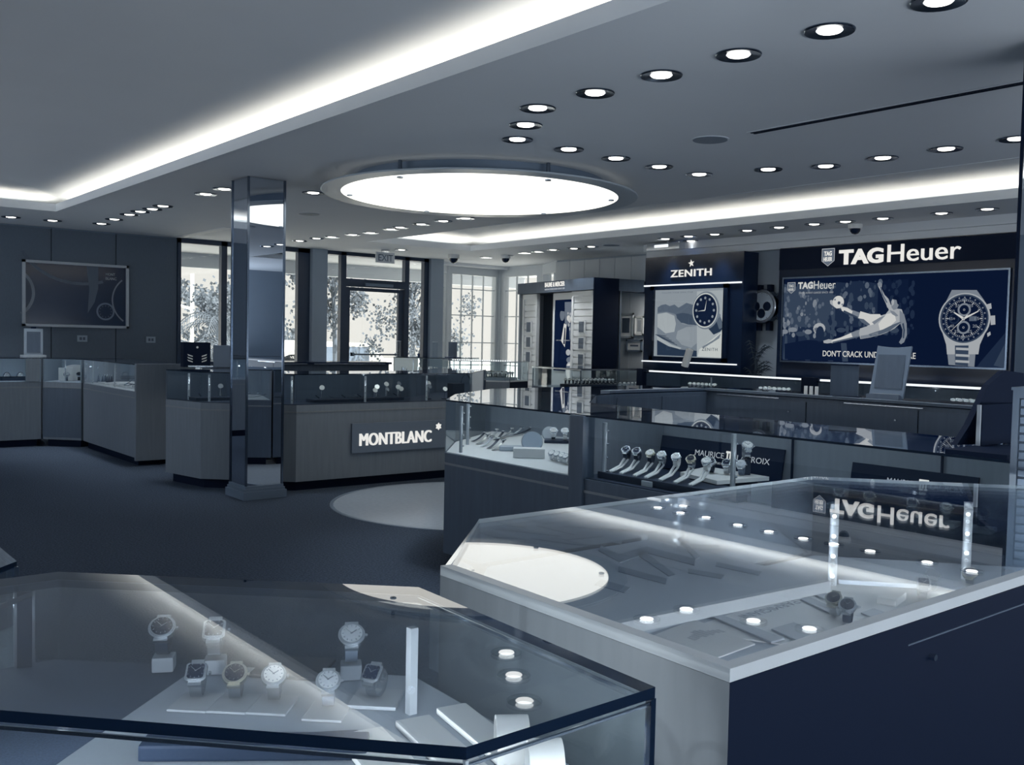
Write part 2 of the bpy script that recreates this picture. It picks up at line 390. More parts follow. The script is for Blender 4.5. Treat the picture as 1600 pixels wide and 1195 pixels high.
leafy('hedge', 'distant dark bushes behind the palms, next to the window post', 8.9, 21.8, .1, 2.1, .8, 2400, .065, trunk=False, cat='bush')
def palm(name, label, x, y, z, n, L, group=None, rx=1.0):
    t = thing(name, label, 'palm', (x, y, -.05), 0, group); rng = random.Random(int(x*31+y))
    MB().tube([(x, y, -.05), (x+.02, y, z*.5), (x, y, z)], .11, 10, taper=.7).build('trunk', M_bark, t)
    for k in range(n):
        a = 2*PI*k/n+rng.random()*.3; el = .35+rng.random()*.9; b = MB(); pts = []
        for i in range(9):
            s = i/8; pts.append(Vector((x+math.cos(a)*L*s*rx, y+math.sin(a)*L*s*.8, z+L*(math.sin(el)*s-.95*s*s))))
        b.tube(pts, .012, 5)
        for i in range(1, 9):
            for sg in (-1, 1):
                for q in (0, .5):
                    p = pts[i-1].lerp(pts[i], q); d = (pts[i]-pts[i-1]).normalized(); sd = d.cross(Vector((0, 0, 1))).normalized()*sg
                    e = p+sd*.17+d*.17-Vector((0, 0, .13)); wv = d*.014
                    b.add([p-wv, p+wv, e], [(0, 1, 2)])
        b.build('frond', M_leaf, t)
palm('palm_tree', 'palm with drooping fronds outside, low in the window left of the pillar', 7.2, 18.9, 1.15, 15, 1.15)
palm('palm_tree', 'taller palm outside beside the dark window post', 8.55, 21.0, 1.7, 15, 1.2)
palm('palm_tree', 'palm outside in the window just right of the mirrored pillar', 7.9, 16.7, .95, 13, .75)
lp = thing('lamp_post', 'pale lamp post standing outside behind the palms', 'lamp post', (9.06, 24, -.05))
MB().tube([(9.06, 24, -.05), (9.06, 24, 3.0)], .05).build('pole', M_white, lp); MB().tube([(9.06, 24, 2.1), (8.0, 24, 2.4)], .03).build('arm', M_white, lp)
# parked car seen through the sidelight
cr = thing('parked_car', 'pale parked car seen through the narrow sidelight', 'car', (12.2, 22.6, -.05))
fr = frame((12.2, 22.6, -.05), (1, 0, 0), (0, 0, 1))
bb = MB(); prof = [(-2.1, .25), (2.1, .25), (2.15, .75), (1.3, .88), (.75, 1.38), (-1.0, 1.42), (-1.7, .95), (-2.15, .85)]
bb.add([tuple(fr @ Vector((a, b, s*.8))) for s in (-1, 1) for a, b in prof], [tuple(range(8)), tuple(range(8, 16))]+[(i, (i+1) % 8, (i+1) % 8+8, i+8) for i in range(8)])
bb.build('body', M_white, cr)
for a, b in ((-1.0, -.15), (-.08, .72)):
    for c_, d_ in ((.8, .815), (-.815, -.8)): MB().obox(fr, a, b, .92, 1.28, c_, d_).build('side_window', M_ink, cr)
for a in (-1.35, 1.35):
    for s in (-.81, .65): MB().lathe([(.31, 0), (.31, .16)], (12.2+a, 22.6+s, .27), 16, axis='y').build('wheel', M_deckd, cr)

# ================================================================== CEILING FITTINGS
# hung glass disc light
dk = thing('disc_pendant', 'huge round glowing glass ceiling light with a metal drum above', 'ceiling light', (5.26, 6.97, CZ))
MB().lathe([(1.12, CZ-.11), (1.12, CZ)], (5.26, 6.97, 0), 72, cap=False).build('drum', M_framel, dk, smooth=True)
MB().lathe([(1.24, CZ-.128), (1.24, CZ-.124)], (5.26, 6.97, 0), 72).build('diffuser', M_disc, dk)
MB().lathe([(1.24, CZ-.128), (1.24, CZ-.118), (1.41, CZ-.116), (1.415, CZ-.124), (1.41, CZ-.13), (1.24, CZ-.13)], (5.26, 6.97, 0), 72, cap=False).build('frosted_rim', mat('frosted_glass', col=(.46, .52, .58, 1), rough=.35), dk)
for k in range(6):
    a = math.radians(20+60*k); x, y = 5.26+1.18*math.cos(a), 6.97+1.18*math.sin(a)
    b = MB().lathe([(.016, CZ-.14), (.016, CZ)], (x, y, 0), 10).lathe([(.026, CZ-.142), (.026, CZ-.13)], (x, y, 0), 10)
    b.build('hanger', M_darkchrome, dk)
MB().lathe([(1.23, CZ-.117), (1.23, CZ-.114)], (5.26, 6.97, 0), 72).build('uplight_blocker', M_ceil, dk)  # unseen plate added above the diffuser to cut its light on the ceiling
MB().lathe([(.015, CZ-.136), (.015, CZ-.128)], (5.26, 6.97, 0), 10).build('centre_cap', M_steel, dk)
# recessed downlights
dl = thing('downlight', 'x', 'ceiling light', (0, 0, 0), 0, 'g')
prof = [(.056, .005), (.060, -.002), (.085, -.006), (.108, -.009), (.112, -.004), (.112, .0)]
MB().lathe(prof, (0, 0, 0), 28, cap=False).build('trim_ring', M_darkchrome, dl, smooth=True)
MB().lathe([(.057, -.001), (.052, -.007), (.03, -.011)], (0, 0, 0), 24).build('lens', M_lens, dl)
used = False
def spot(x, y, e=42, tilt=(0, 0), size=1.25):
    d = bpy.data.lights.get('downlight_beam') or None
    if d is None:
        d = bpy.data.lights.new('downlight_beam', 'SPOT'); d.energy = e; d.spot_size = size; d.spot_blend = .8; d.shadow_soft_size = .05; d.color = COOL_S
    o = bpy.data.objects.new('downlight_beam', d); C.objects.link(o); o.location = (x, y, CZ-.03); o.rotation_euler = (tilt[0], tilt[1], 0)
COOL_S = (.90, .95, 1.0)
def lights(pts, label, group, beam=True, s=1.0):
    global used
    for i, (x, y) in enumerate(pts):
        lb = label(i) if callable(label) else label
        rt = (0, 0, (x*37+y*11) % 6)
        if not used: o = dl; o.location = (x, y, CZ); o['label'] = lb; o['group'] = group; used = True
        else: o = dup(dl, (x, y, CZ), rt, lb, group)
        if beam: spot(x, y)
ORD = ['nearest', 'second nearest', 'third nearest', 'fourth nearest', 'fifth nearest', 'sixth nearest', 'seventh nearest', 'eighth nearest', 'ninth nearest', 'tenth nearest', 'eleventh nearest', 'twelfth nearest']
def o_(i): return ORD[i] if i < len(ORD) else 'far'
lights([(3.82, 2.0+.5*i) for i in range(6)], lambda i: o_(i)+' downlight in the row along the left tray, before the disc', 'downlights along the left tray, near run')
lights([(4.06, 4.9)], 'tilted downlight alone where the near row turns towards the disc', 'downlights along the left tray, near run')
lights([(4.31+.49*i, 5.29) for i in range(5)], lambda i: ['first', 'second', 'third', 'fourth', 'fifth'][i]+' downlight from the left in the cross row nearer than the disc', 'downlights in the cross row before the disc')
lights([(6.47, 4.75)]+[(6.66, 4.35-.48*i) for i in range(6)], lambda i: ['first', 'second', 'third', 'fourth', 'fifth', 'sixth', 'seventh'][i]+' downlight rightwards in the row along the right tray near edge', 'downlights along the right tray, near run')
lights([(4.48, 8.67), (3.75, 9.11), (3.75, 9.58)], lambda i: ['downlight just right of the mirrored pillar top', 'downlight touching the left edge of the pillar top', 'downlight left of the pillar top, second from it'][i], 'downlights around the pillar')
lights([(3.76, 10.85), (3.76, 11.2), (3.74, 11.55), (3.74, 11.95), (3.76, 12.6), (3.79, 13.25)], lambda i: o_(i)+' downlight of the far row running left to the panelled wall', 'downlights before the panelled wall, far row')
lights([(3.23, 13.4), (2.75, 13.42), (2.2, 13.42), (1.7, 13.42)], lambda i: ['first', 'second', 'third', 'fourth'][i]+' downlight leftwards in the row above the framed picture', 'downlights along the panelled wall')
lights([(6.68, 9.13), (6.66, 9.55), (6.66, 10.03), (6.67, 10.53), (6.7, 10.8), (6.74, 11.38), (6.7, 11.79), (6.66, 12.31), (6.6, 12.66), (6.6, 13.19)], lambda i: o_(i)+' downlight in the row from the disc towards the door', 'downlights running towards the door')
lights([(9.78, 4.53), (9.78, 5.0), (9.77, 5.65), (9.75, 6.09), (9.73, 6.48), (9.73, 6.96), (9.75, 7.44), (9.82, 8.0), (9.79, 8.41), (9.83, 8.85)], lambda i: o_(i)+' downlight in the row along the wall of illuminated signs', 'downlights before the illuminated signs')
lights([(10.24, 8.75), (9.93, 10.4), (9.97, 10.82), (9.91, 11.23), (9.97, 11.66), (9.98, 12.0), (10.1, 12.6), (10.11, 13.2), (8.38, 13.17)], lambda i: ['downlight closest above the star sign, nearer the wall than its row'][0] if i == 0 else (o_(i-1)+' of the small far downlights towards the corner bay' if i < 8 else 'downlight beside the exit sign'), 'downlights towards the corner bay')
def vent(name, label, x0, x1, y0, y1, m, slots, group=None):
    o = thing(name, label, 'air vent', ((x0+x1)/2, y0, CZ), 0, group)
    MB().box(x0, x1, y0, y1, CZ-.006, CZ-.001).build('frame', M_ceil, o)
    wd = (x1-x0)/(2*slots+1)
    for k in range(slots): MB().box(x0+wd*(2*k+1), x0+wd*(2*k+2), y0+.02, y1-.02, CZ-.010, CZ-.005).build('slot', m, o)
vent('slot_diffuser', 'long dark double slot air vent in the flat ceiling, upper right', 5.24, 5.32, .4, 4.03, M_navym, 2)
vent('slot_diffuser', 'short pale slot air vent left of the mirrored pillar', 5.06, 5.22, 12.3, 14.2, M_white, 3)
for (x, y, lb) in ((5.26, 4.35, 'round ceiling speaker beyond the end of the dark slot vent'), (5.22, 10.2, 'round ceiling speaker right of the pillar'), (9.98, 10.03, 'round ceiling speaker above the star sign unit')):
    o = thing('ceiling_speaker', lb, 'speaker', (x, y, CZ)); MB().lathe([(.13, CZ-.004), (.13, CZ)], (x, y, 0), 28).build('rim', M_ceil, o); MB().lathe([(.118, CZ-.007), (.118, CZ-.003)], (x, y, 0), 28).build('grille', M_framel, o)
def dome(x, y, lb, s=1.):
    o = thing('security_camera', lb, 'camera', (x, y, CZ)); MB().lathe([(.075*s, CZ-.05*s), (.08*s, CZ)], (x, y, 0), 20).build('housing', M_white, o, smooth=True)
    MB().lathe([(.008, CZ-.115*s), (.035*s, CZ-.105*s), (.055*s, CZ-.08*s), (.06*s, CZ-.05*s)], (x, y, 0), 20).build('dome', M_navy, o, smooth=True)
p = [(9.462,13.245),(10.260,12.792),(10.921,6.586)]
dome(p[0][0], p[0][1], 'dome security camera hanging from the ceiling right of the exit sign', 1.25); dome(p[1][0]-.2, p[1][1]-.2, 'dome security camera near the corner bay windows', 1.1)
dome(10.05, 6.15, 'dome security camera above the big shield sign')
# mirrored camera/track box over the star sign
p = thing('display_spotlight', 'slim glass and chrome spotlight box above the star sign', 'spotlight', (10.05, 9.2, CZ))
MB().box(10.0, 10.12, 8.75, 9.35, CZ-.12, CZ-.03).build('housing', M_chrome, p); MB().box(9.995, 10.0, 8.95, 9.2, CZ-.09, CZ-.05).build('lamp_lens', M_bar, p); MB().box(10.05, 10.07, 9.0, 9.02, CZ-.03, CZ).build('bracket', M_chrome, p)
# exit sign
ex = thing('exit_sign', 'pale hanging exit sign over the glass door', 'sign', (8.15, 13.4, CZ))
q = [(8.049,2.868),(8.397,2.894),(8.401,2.697),(8.052,2.674)]
MB().box(q[0][0], q[1][0], 13.4, 13.43, q[2][1], q[0][1]).build('sign_panel', M_walll, ex, bevel=.004); MB().box(q[0][0]+.1, q[1][0]-.1, 13.41, 13.42, q[0][1]-.01, CZ).build('hanger', M_steel, ex)
text('lettering', 'EXIT', (q[1][0]-q[0][0])*.78, (q[0][1]-q[2][1])*.62, M_ink, FY(q[0][0]+.04, 13.397, q[2][1]+.03), ex, bold=.01)

# ================================================================== PILLAR
pl = thing('mirrored_pillar', 'square mirror-clad pillar with chrome corners and moulded base', 'pillar', (3.775, 8.375, 0))
a0, a1, b0, b1 = 3.60, 3.95, 8.20, 8.55
for x0, x1, y0, y1 in ((a0+.008, a1-.008, b0, b0+.01), (a0, a0+.01, b0+.008, b1-.008), (a0+.008, a1-.008, b1-.01, b1), (a1-.01, a1, b0+.008, b1-.008)):
    for z0, z1 in ((.12, 1.30), (1.303, 2.906)): MB().box(x0, x1, y0, y1, z0, z1).build('mirror_panel', M_mirror, pl)
for x in (a0, a1):
    for y in (b0, b1): MB().box(x-.009, x+.009, y-.009, y+.009, .1, 2.908).build('corner_trim', M_darkchrome, pl)
MB().box(a0+.012, a1-.012, b0+.012, b1-.012, 0, 2.9).build('core', M_navym, pl)
MB().box(a0-.035, a1+.035, b0-.035, b1+.035, 0, .075).box(a0-.022, a1+.022, b0-.022, b1+.022, .075, .10).box(a0-.012, a1+.012, b0-.012, b1+.012, .10, .125).build('base_moulding', M_framel, pl, bevel=.004)

# ================================================================== SHOWCASES
def offset(poly, d):
    n = len(poly); a = sum(poly[i][0]*poly[(i+1) % n][1]-poly[(i+1) % n][0]*poly[i][1] for i in range(n)); s = 1 if a > 0 else -1
    out = []
    for i in range(n):
        p0, p1, p2 = Vector(poly[i-1]), Vector(poly[i]), Vector(poly[(i+1) % n])
        d1 = (p1-p0).normalized(); d2 = (p2-p1).normalized()
        n1 = Vector((-d1.y, d1.x))*s; n2 = Vector((-d2.y, d2.x))*s; b = n1+n2
        out.append(tuple(p1+b*(d/max(.35, b.dot(n1)))))
    return out
def led_post(case, x, y, z0, z1, toward=None, leds=4, power=.5, r=.009, lit=False):
    p = MB().lathe([(r, z0), (r, z1)], (x, y, 0), 10).build('led_post', M_post, case, smooth=True)
    dx, dy = toward or (-x, -y); L = math.hypot(dx, dy); dx /= L; dy /= L
    for k in range(leds):
        z = z1-(z1-z0)*(.14+.72*k/max(1, leds-1)) if leds > 1 else z1-.03
        c = (x+dx*(r+.006), y+dy*(r+.006), z)
        MB().lathe([(.0, -.006), (.005, -.004), (.0065, 0), (.005, .004), (.0, .006)], c, 8, cap=False).build('led', M_led if lit else M_steel, p)
    if power:
        d = bpy.data.lights.new('led_glow', 'POINT'); d.energy = power; d.color = (.88, .94, 1.0); d.shadow_soft_size = .006
        o = bpy.data.objects.new('led_glow', d); C.objects.link(o); o.location = (x+dx*.05, y+dy*.05, z0+(z1-z0)*.72)
def showcase(name, label, poly, kinds, zb, zt, wood=None, deck=None, back=None, toe=.09, trim=True, top='glass', group=None, gt=.010, cat='display case'):
    wood = wood or M_wood; deck = deck or M_deckg; back = back or M_wood
    c = thing(name, label, cat, (poly[0][0], poly[0][1], 0), 0, group); n = len(poly)
    MB().prism(offset(poly, .05), 0, toe).build('plinth', M_navym, c)
    MB().prism(poly, toe, zb).build('body', wood, c)
    MB().prism(offset(poly, .012), zb, zb+.006).build('deck', deck, c)
    for i, k in enumerate(kinds):
        p, q = poly[i], poly[(i+1) % n]
        a = sum(poly[j][0]*poly[(j+1) % n][1]-poly[(j+1) % n][0]*poly[j][1] for j in range(n)); s = 1 if a > 0 else -1
        if k == 'g':
            MB().wall(p, q, s*.006, zb, zt-gt).build('glass_pane', M_glass, c)
            if trim:
                MB().wall(p, q, -s*.004, zb-.075, zb-.062).build('trim_strip', M_woodl, c)
        elif k in 'wm':
            MB().wall(p, q, s*.018, zb, zt-gt-.001).build('back_panel', M_mirror if k == 'm' else back, c)
    if top == 'glass': MB().prism(poly, zt-gt, zt, 0, 1).build('glass_top', [M_gtop, M_gedge], c)
    return c
def panel_seams(case, p, q, zs, n, m, t=-.003, gap=.006):
    """doors of a cabinet front between p and q"""
    for k in range(n):
        a = tuple(p[i]+(q[i]-p[i])*(k/n) for i in (0, 1)); b = tuple(p[i]+(q[i]-p[i])*((k+1)/n) for i in (0, 1))
        L = math.hypot(b[0]-a[0], b[1]-a[1]); g = gap/L
        a2 = tuple(a[i]+(b[i]-a[i])*g for i in (0, 1)); b2 = tuple(b[i]+(a[i]-b[i])*g for i in (0, 1))
        MB().wall(a2, b2, t, zs[0], zs[1]).build('door', m, case)

# --- case H: counter with the pens, right of / behind the pillar
Hc = showcase('display_counter', 'grey oak glass-topped counter bearing the white-lettered plaque, behind the pillar', [(3.40, 9.70), (3.52, 9.08), (4.2, 8.42), (6.25, 8.40), (7.2, 9.35), (6.75, 9.8), (6.0, 9.1), (4.5, 9.1), (4.15, 9.45), (4.05, 9.72)], 'ggggwwwwww', .83, 1.13, M_wood, M_deckd, M_woodd)
for x, y in ((3.53, 9.42), (3.62, 9.12), (4.22, 8.56), (5.0, 8.5), (5.75, 8.5)): led_post(Hc, x, y, .835, 1.10, power=.12, r=.012)
pq = thing('name_plaque', 'grey rectangular plaque with white lettering on the counter front', 'sign', (5.35, 8.42, .34))
MB().box(4.79, 5.92, 8.385, 8.415, .335, .632).build('plate', mat('plaque_grey', col=(.16, .20, .26, 1), rough=.35), pq, bevel=.003)
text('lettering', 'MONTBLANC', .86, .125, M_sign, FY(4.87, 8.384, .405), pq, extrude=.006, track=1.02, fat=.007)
st = MB(); cx_, cz_ = 5.83, .565
xzpoly(st, 8.383, circ(cx_, cz_, .052, 30), 1, 1)
xzpoly(st, 8.383, [(cx_+(.043 if i % 2 == 0 else .027)*math.cos(PI/6*i+PI/2), cz_+(.043 if i % 2 == 0 else .027)*math.sin(PI/6*i+PI/2)) for i in range(12)], 3, 0)
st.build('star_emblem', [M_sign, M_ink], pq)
# --- staff side counter of H
bk = thing('staff_counter', 'long dark counter top behind the counter right of the pillar', 'counter', (5.4, 11.8, 0))
MB().box(4.7, 7.2, 11.6, 12.1, 0, 1.12).build('body', M_woodd, bk); MB().box(4.68, 7.22, 11.55, 12.12, 1.12, 1.15).build('worktop', M_navy, bk)
MB().box(5.0, 5.9, 11.53, 11.55, 1.122, 1.13).box(6.0, 7.1, 11.53, 11.55, 1.122, 1.13).build('edge_strip', M_steel, bk)
# --- case I (left side, running away) and J (along the panelled wall)
Ic = showcase('display_case', 'oak glass case on the left between the tall end panel and the corner', [(3.5, 10.95), (3.5, 13.0), (4.15, 13.2), (4.15, 10.95)], 'gwww', .83, 1.14, M_wood, M_deck, M_wood)
MB().box(3.49, 4.16, 10.90, 10.95, 0.06, 1.145).build('end_panel', M_wood, Ic)
for y in (11.1, 11.9, 12.8): led_post(Ic, 3.56, y, .835, 1.11, power=2.0, r=.008, toward=(1, 0))
J1 = showcase('display_case', 'narrow glass case set across the corner under the blank outlets', [(3.48, 13.02), (3.12, 13.42), (3.45, 13.9), (4.1, 13.3)], 'gwww', .83, 1.14, M_wood, M_deckg, M_wallg)
led_post(J1, 3.36, 13.3, .835, 1.11, power=.12)
J2 = showcase('display_case', 'glass case below the framed picture, at the left edge', [(3.10, 13.43), (-.6, 13.43), (-.6, 14.25), (3.3, 14.25)], 'gwww', .83, 1.14, M_wood, M_deckg, M_wallg)
for x in (3.0, 2.3, 1.4): led_post(J2, x, 13.55, .835, 1.11, power=.4)
MB().box(2.92, 3.08, 13.40, 13.45, .835, 1.13).build('divider_post', M_wood, J2)
for (a, b) in (((3.48, 13.02), (3.12, 13.42)),): MB().wall(a, b, .004, .12, .76).build('front_panel', M_woodd, J1)
# --- island: C (front arm) and D (rear arm)
C2 = showcase('island_case', 'long dark oak island case with the row of watches, glass-topped', [(3.60, 1.45), (3.61, 3.88), (4.34, 3.88), (4.33, 1.45)], 'gwww', .75, 1.10, M_woodd, M_deckd, M_wood)
C1 = showcase('island_case', 'island case bay with pale deck and fanned watches, left of the row', [(3.61, 3.905), (3.63, 5.14), (4.05, 5.62), (4.8, 6.15), (5.10, 5.25), (4.36, 4.55), (4.34, 3.905)], 'gggwwww', .75, 1.10, M_woodd, M_deck, M_wood)
MB().box(3.592, 3.68, 3.79, 3.895, .12, 1.095).build('divider_post', M_woodd, C2)
for y in (2.15, 2.95): MB().box(4.300, 4.312, y-.004, y+.004, .76, 1.085).build('panel_seam', M_navym, C2)
led_post(C2, 3.69, 3.72, .756, 1.06, toward=(.3, -1), power=.5, r=.013); led_post(C2, 3.66, 2.83, .756, 1.08, toward=(0, -1), leds=4, power=.6, r=.013)
led_post(C1, 3.70, 5.06, .756, 1.06, toward=(.6, -1), power=1.3, r=.011); led_post(C1, 4.02, 5.42, .756, 1.07, toward=(1, -.4), power=1.3, r=.011)
D1 = showcase('island_case', 'rear arm of the island with dark cupboard doors and lit watches', [(4.82, 6.15), (6.6, 6.2), (7.3, 5.5), (7.3, 1.5), (6.52, 1.5), (6.57, 5.38), (5.37, 5.33), (5.12, 5.25)], 'gggwwwww', .78, 1.10, M_woodd, M_deckd, M_woodd)
MB().wall((6.50, 1.5), (6.55, 5.40), -.10, 1.098, 1.118).wall((6.55, 5.40), (5.35, 5.35), -.10, 1.098, 1.118).build('ledge', M_woodd, D1)
panel_seams(D1, (6.515, 1.6), (6.565, 5.3), (.2, 1.06), 4, M_woodd, t=.006); panel_seams(D1, (6.5, 5.375), (5.4, 5.325), (.2, 1.06), 2, M_woodd, t=.006)
for y in (1.8, 2.7, 3.6, 4.5): MB().lathe([(.007, 6.49), (.007, 6.512)], (0, y, .98), 10, axis='x').build('lock', M_steel, D1)
for y in (2.0, 3.4, 4.6): MB().box(6.500, 6.508, y, y+.62, 1.076, 1.082).build('light_line', M_steel, D1)
for x, y in ((6.75, 2.5), (6.75, 4.0), (6.4, 5.7)): led_post(D1, x, y, .786, 1.07, toward=(1, 0), power=.6)
# --- foreground right case B
PB = [(1.0, .768), (3.1, .775), (3.38, 1.02), (2.72, 1.789), (1.355, 1.785), (1.015, 1.445)]
B = thing('foreground_case', 'large pale oak case with inset glass top, right foreground', 'display case', (1.0, .768, 0))
MB().prism(offset(PB, .05), 0, .09).build('plinth', M_navym, B)
MB().prism(offset(PB, .004), .09, .815).build('body', M_wood, B)
MB().prism(offset(PB, .03), .815, .826).build('deck', M_deckg, B)
MB().box(1.0008, 3.08, .768, .796, .09, 1.0615).build('side_panel', M_navym, B)  # front's shade put into its colour; navy in place of the pale veneer
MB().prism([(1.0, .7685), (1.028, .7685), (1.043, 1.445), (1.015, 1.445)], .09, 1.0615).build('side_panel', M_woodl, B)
MB().prism([(1.0, .768), (3.1, .775), (3.1, .797), (1.023, .790)], 1.062, 1.08).prism([(1.0, .768), (1.023, .790), (1.038, 1.44), (1.015, 1.445)], 1.062, 1.08).build('rim', M_rim, B)
MB().box(1.45, 3.05, .7665, .769, 1.026, 1.0285).build('groove', M_woodd, B)
MB().lathe([(.0055, .758), (.0055, .77)], (1.524, 0, 0.995), 12, axis='y').build('lock', M_chrome, B)
M_bpanel = mat('smoked_back_panel', col=(.30, .35, .41, 1), rough=.06, metal=.85)
for i in (1, 2, 3, 4):
    p, q = PB[i], PB[i+1 if i < 5 else 0]
    MB().wall(p, q, .010, .826, 1.068).build('back_panel', M_bpanel if i in (3, 4) else M_glass, B)
MB().prism([(1.055, 1.29), (1.93, 1.225), (1.93, 1.76), (1.37, 1.76), (1.055, 1.43)], .950, .968).build('rear_platform', M_deckg, B)
MB().prism([(1.055, 1.275), (1.93, 1.210), (1.93, 1.226), (1.055, 1.291)], .944, .969).build('platform_edge', M_rim, B)
MB().box(1.10, 1.90, 1.5, 1.6, .826, .95).build('platform_support', M_deckg, B)
gp = MB()
for qd in ([(1.861,1.959),(1.867,1.799),(1.812,1.757),(1.799,1.904)], [(1.708,1.735),(1.757,1.775),(1.719,1.675),(1.661,1.614)], [(1.719,1.675),(1.846,1.697),(1.792,1.643),(1.656,1.609)], [(1.846,1.697),(1.844,1.531),(1.788,1.488),(1.792,1.643)], [(1.630,1.587),(1.633,1.437),(1.596,1.408),(1.589,1.547)], [(1.805,1.670),(1.681,1.455),(1.655,1.451),(1.758,1.648)], [(1.750,1.475),(1.772,1.385),(1.738,1.366),(1.716,1.446)], [(1.989,1.718),(2.025,1.735),(1.871,1.539),(1.839,1.527)], [(1.861,1.479),(1.871,1.355),(1.835,1.336),(1.826,1.455)], [(1.462,1.493),(1.504,1.519),(1.507,1.429),(1.465,1.407)]): gp.prism(qd, .968, .9695)
gp.build('printed_strokes', M_ink, B)
gB = offset(PB, .006); gB[0] = (1.022, .789); gB[1] = (3.1, .796); gB[5] = (1.037, 1.44)
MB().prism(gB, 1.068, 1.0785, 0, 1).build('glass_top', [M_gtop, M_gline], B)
led_post(B, 2.40, 1.50, .826, 1.06, power=17, r=.0125, lit=True); led_post(B, 2.77, 1.30, .826, 1.06, power=12, r=.0125, lit=True)
def strip(name, p, q, z, power, wd=.008, tilt=.7):
    d = Vector((q[0]-p[0], q[1]-p[1], 0)); L = d.length; o = area(name, ((p[0]+q[0])/2, (p[1]+q[1])/2, z), L, wd, power, (.93, .96, 1.0))
    nrm = Vector((-d.y, d.x, 0)).normalized()*math.sin(tilt)+Vector((0, 0, -math.cos(tilt)))
    x = d.normalized(); zz = -nrm; yy = zz.cross(x); o.matrix_world = Matrix(((x.x, yy.x, zz.x, o.location[0]), (x.y, yy.y, zz.y, o.location[1]), (x.z, yy.z, zz.z, o.location[2]), (0, 0, 0, 1)))
strip('case_fill_strip', (1.1, .815), (3.0, .815), 1.056, 8)  # added fill hidden under the front rim to brighten the deck
# --- foreground left case A
PA = [(-1.2, 1.30), (.095, 1.30), (.583, .778), (.872, .781), (.896, 1.338), (.438, 1.778), (-1.2, 1.776)]
A = thing('foreground_case', 'all-glass case with dark glass edges, left foreground', 'display case', (.5, 1.1, 0))
MB().prism(offset(PA, .04), 0, .09).build('plinth', M_navym, A)
MB().prism(PA, .09, .925).build('body', M_wood, A)
dz = .932
MB().prism([(.345, 1.345), (.2, 1.21), (.575, .79), (.86, .79), (.884, 1.33), (.62, 1.59)], .925, dz).build('deck', M_deckg, A)
MB().prism([(-1.19, 1.31), (.1, 1.312), (.2, 1.21), (.345, 1.345), (.62, 1.59), (.43, 1.766), (-1.19, 1.766)], .925, dz-.002).build('mesh_deck', M_mesh, A)
for i in range(6):
    p, q = PA[i], PA[i+1]
    MB().wall(p, q, .006, .925, 1.066).build('glass_pane', M_glass, A)
for i in (0, 1, 2, 3):
    p, q = PA[i], PA[i+1]; MB().wall(p, q, .0025, 1.058, 1.0625).build('chrome_rail', M_chrome, A)
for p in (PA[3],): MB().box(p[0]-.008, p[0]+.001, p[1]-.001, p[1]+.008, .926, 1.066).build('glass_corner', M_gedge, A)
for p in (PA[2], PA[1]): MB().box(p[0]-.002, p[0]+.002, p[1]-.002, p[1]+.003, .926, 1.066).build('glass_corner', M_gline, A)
MB().prism(PA, 1.0665, 1.08, 0, 1).build('glass_top', [M_gtop, M_gedge], A)
MB().box(.786, .799, 1.192, 1.205, dz, 1.064).build('led_post', M_post, A)
for k in range(1): pass
d = bpy.data.lights.new('led_glow', 'POINT'); d.energy = 1.3; d.color = (.9, .95, 1); d.shadow_soft_size = .006
o = bpy.data.objects.new('led_glow', d); C.objects.link(o); o.location = (.74, 1.12, 1.03)
d2 = d.copy(); d2.energy = 2.6; o = bpy.data.objects.new('led_glow', d2); C.objects.link(o); o.location = (.30, 1.2, 1.03)  # second glow has no post, added to brighten the deck
strip('case_fill_strip', (.12, 1.30), (.57, .81), 1.05, 1.3); strip('case_fill_strip', (.60, .795), (.85, .797), 1.05, .9)  # unseen strips added along the front glass to brighten the pads
MB().prism([(.366, 1.752), (.388, 1.744), (.389, 1.750), (.367, 1.758)], .931, 1.060).build('divider_panel', M_navym, A)
for x_, y_ in ((.364, 1.752), (.390, 1.744)): MB().box(x_-.0022, x_+.0022, y_-.003, y_+.003, .931, 1.062).build('divider_edge', M_chrome, A)
MB().prism([(.30, 1.66), (.388, 1.740), (.386, 1.744), (.298, 1.664)], 1.052, 1.060).build('divider_rail', M_chrome, A)
# --- neighbouring case at the left edge
A2 = showcase('glass_case', 'glass case cut by the left edge behind the foreground case', [(-.6, 1.9), (.36, 1.86), (.398, 1.90), (.398, 2.25), (.1, 2.5), (-.6, 2.5)], 'gggggw', .84, 1.08, M_wood, M_deck, M_wood, trim=False)
MB().box(.392, .400, 1.896, 1.904, .84, 1.07).build('glass_corner', M_gedge, A2); led_post(A2, .33, 2.0, .846, 1.05, power=.8)
# dark floor stand at the left edge
fs = thing('floor_stand', 'dark floor stand cut by the left edge of the picture', 'stand', (.9, 4.95, 0))
q = [(1.322,6.781)][0]
x, y = 1.55, 5.05
MB().box(.60, .995, 4.95, 5.3, 0, .40).build('box', M_navym, fs, bevel=.01); MB().box(.955, .970, 5.0, 5.015, .40, .76).box(.6, .970, 5.0, 5.015, .76, .775).build('frame', M_navym, fs)
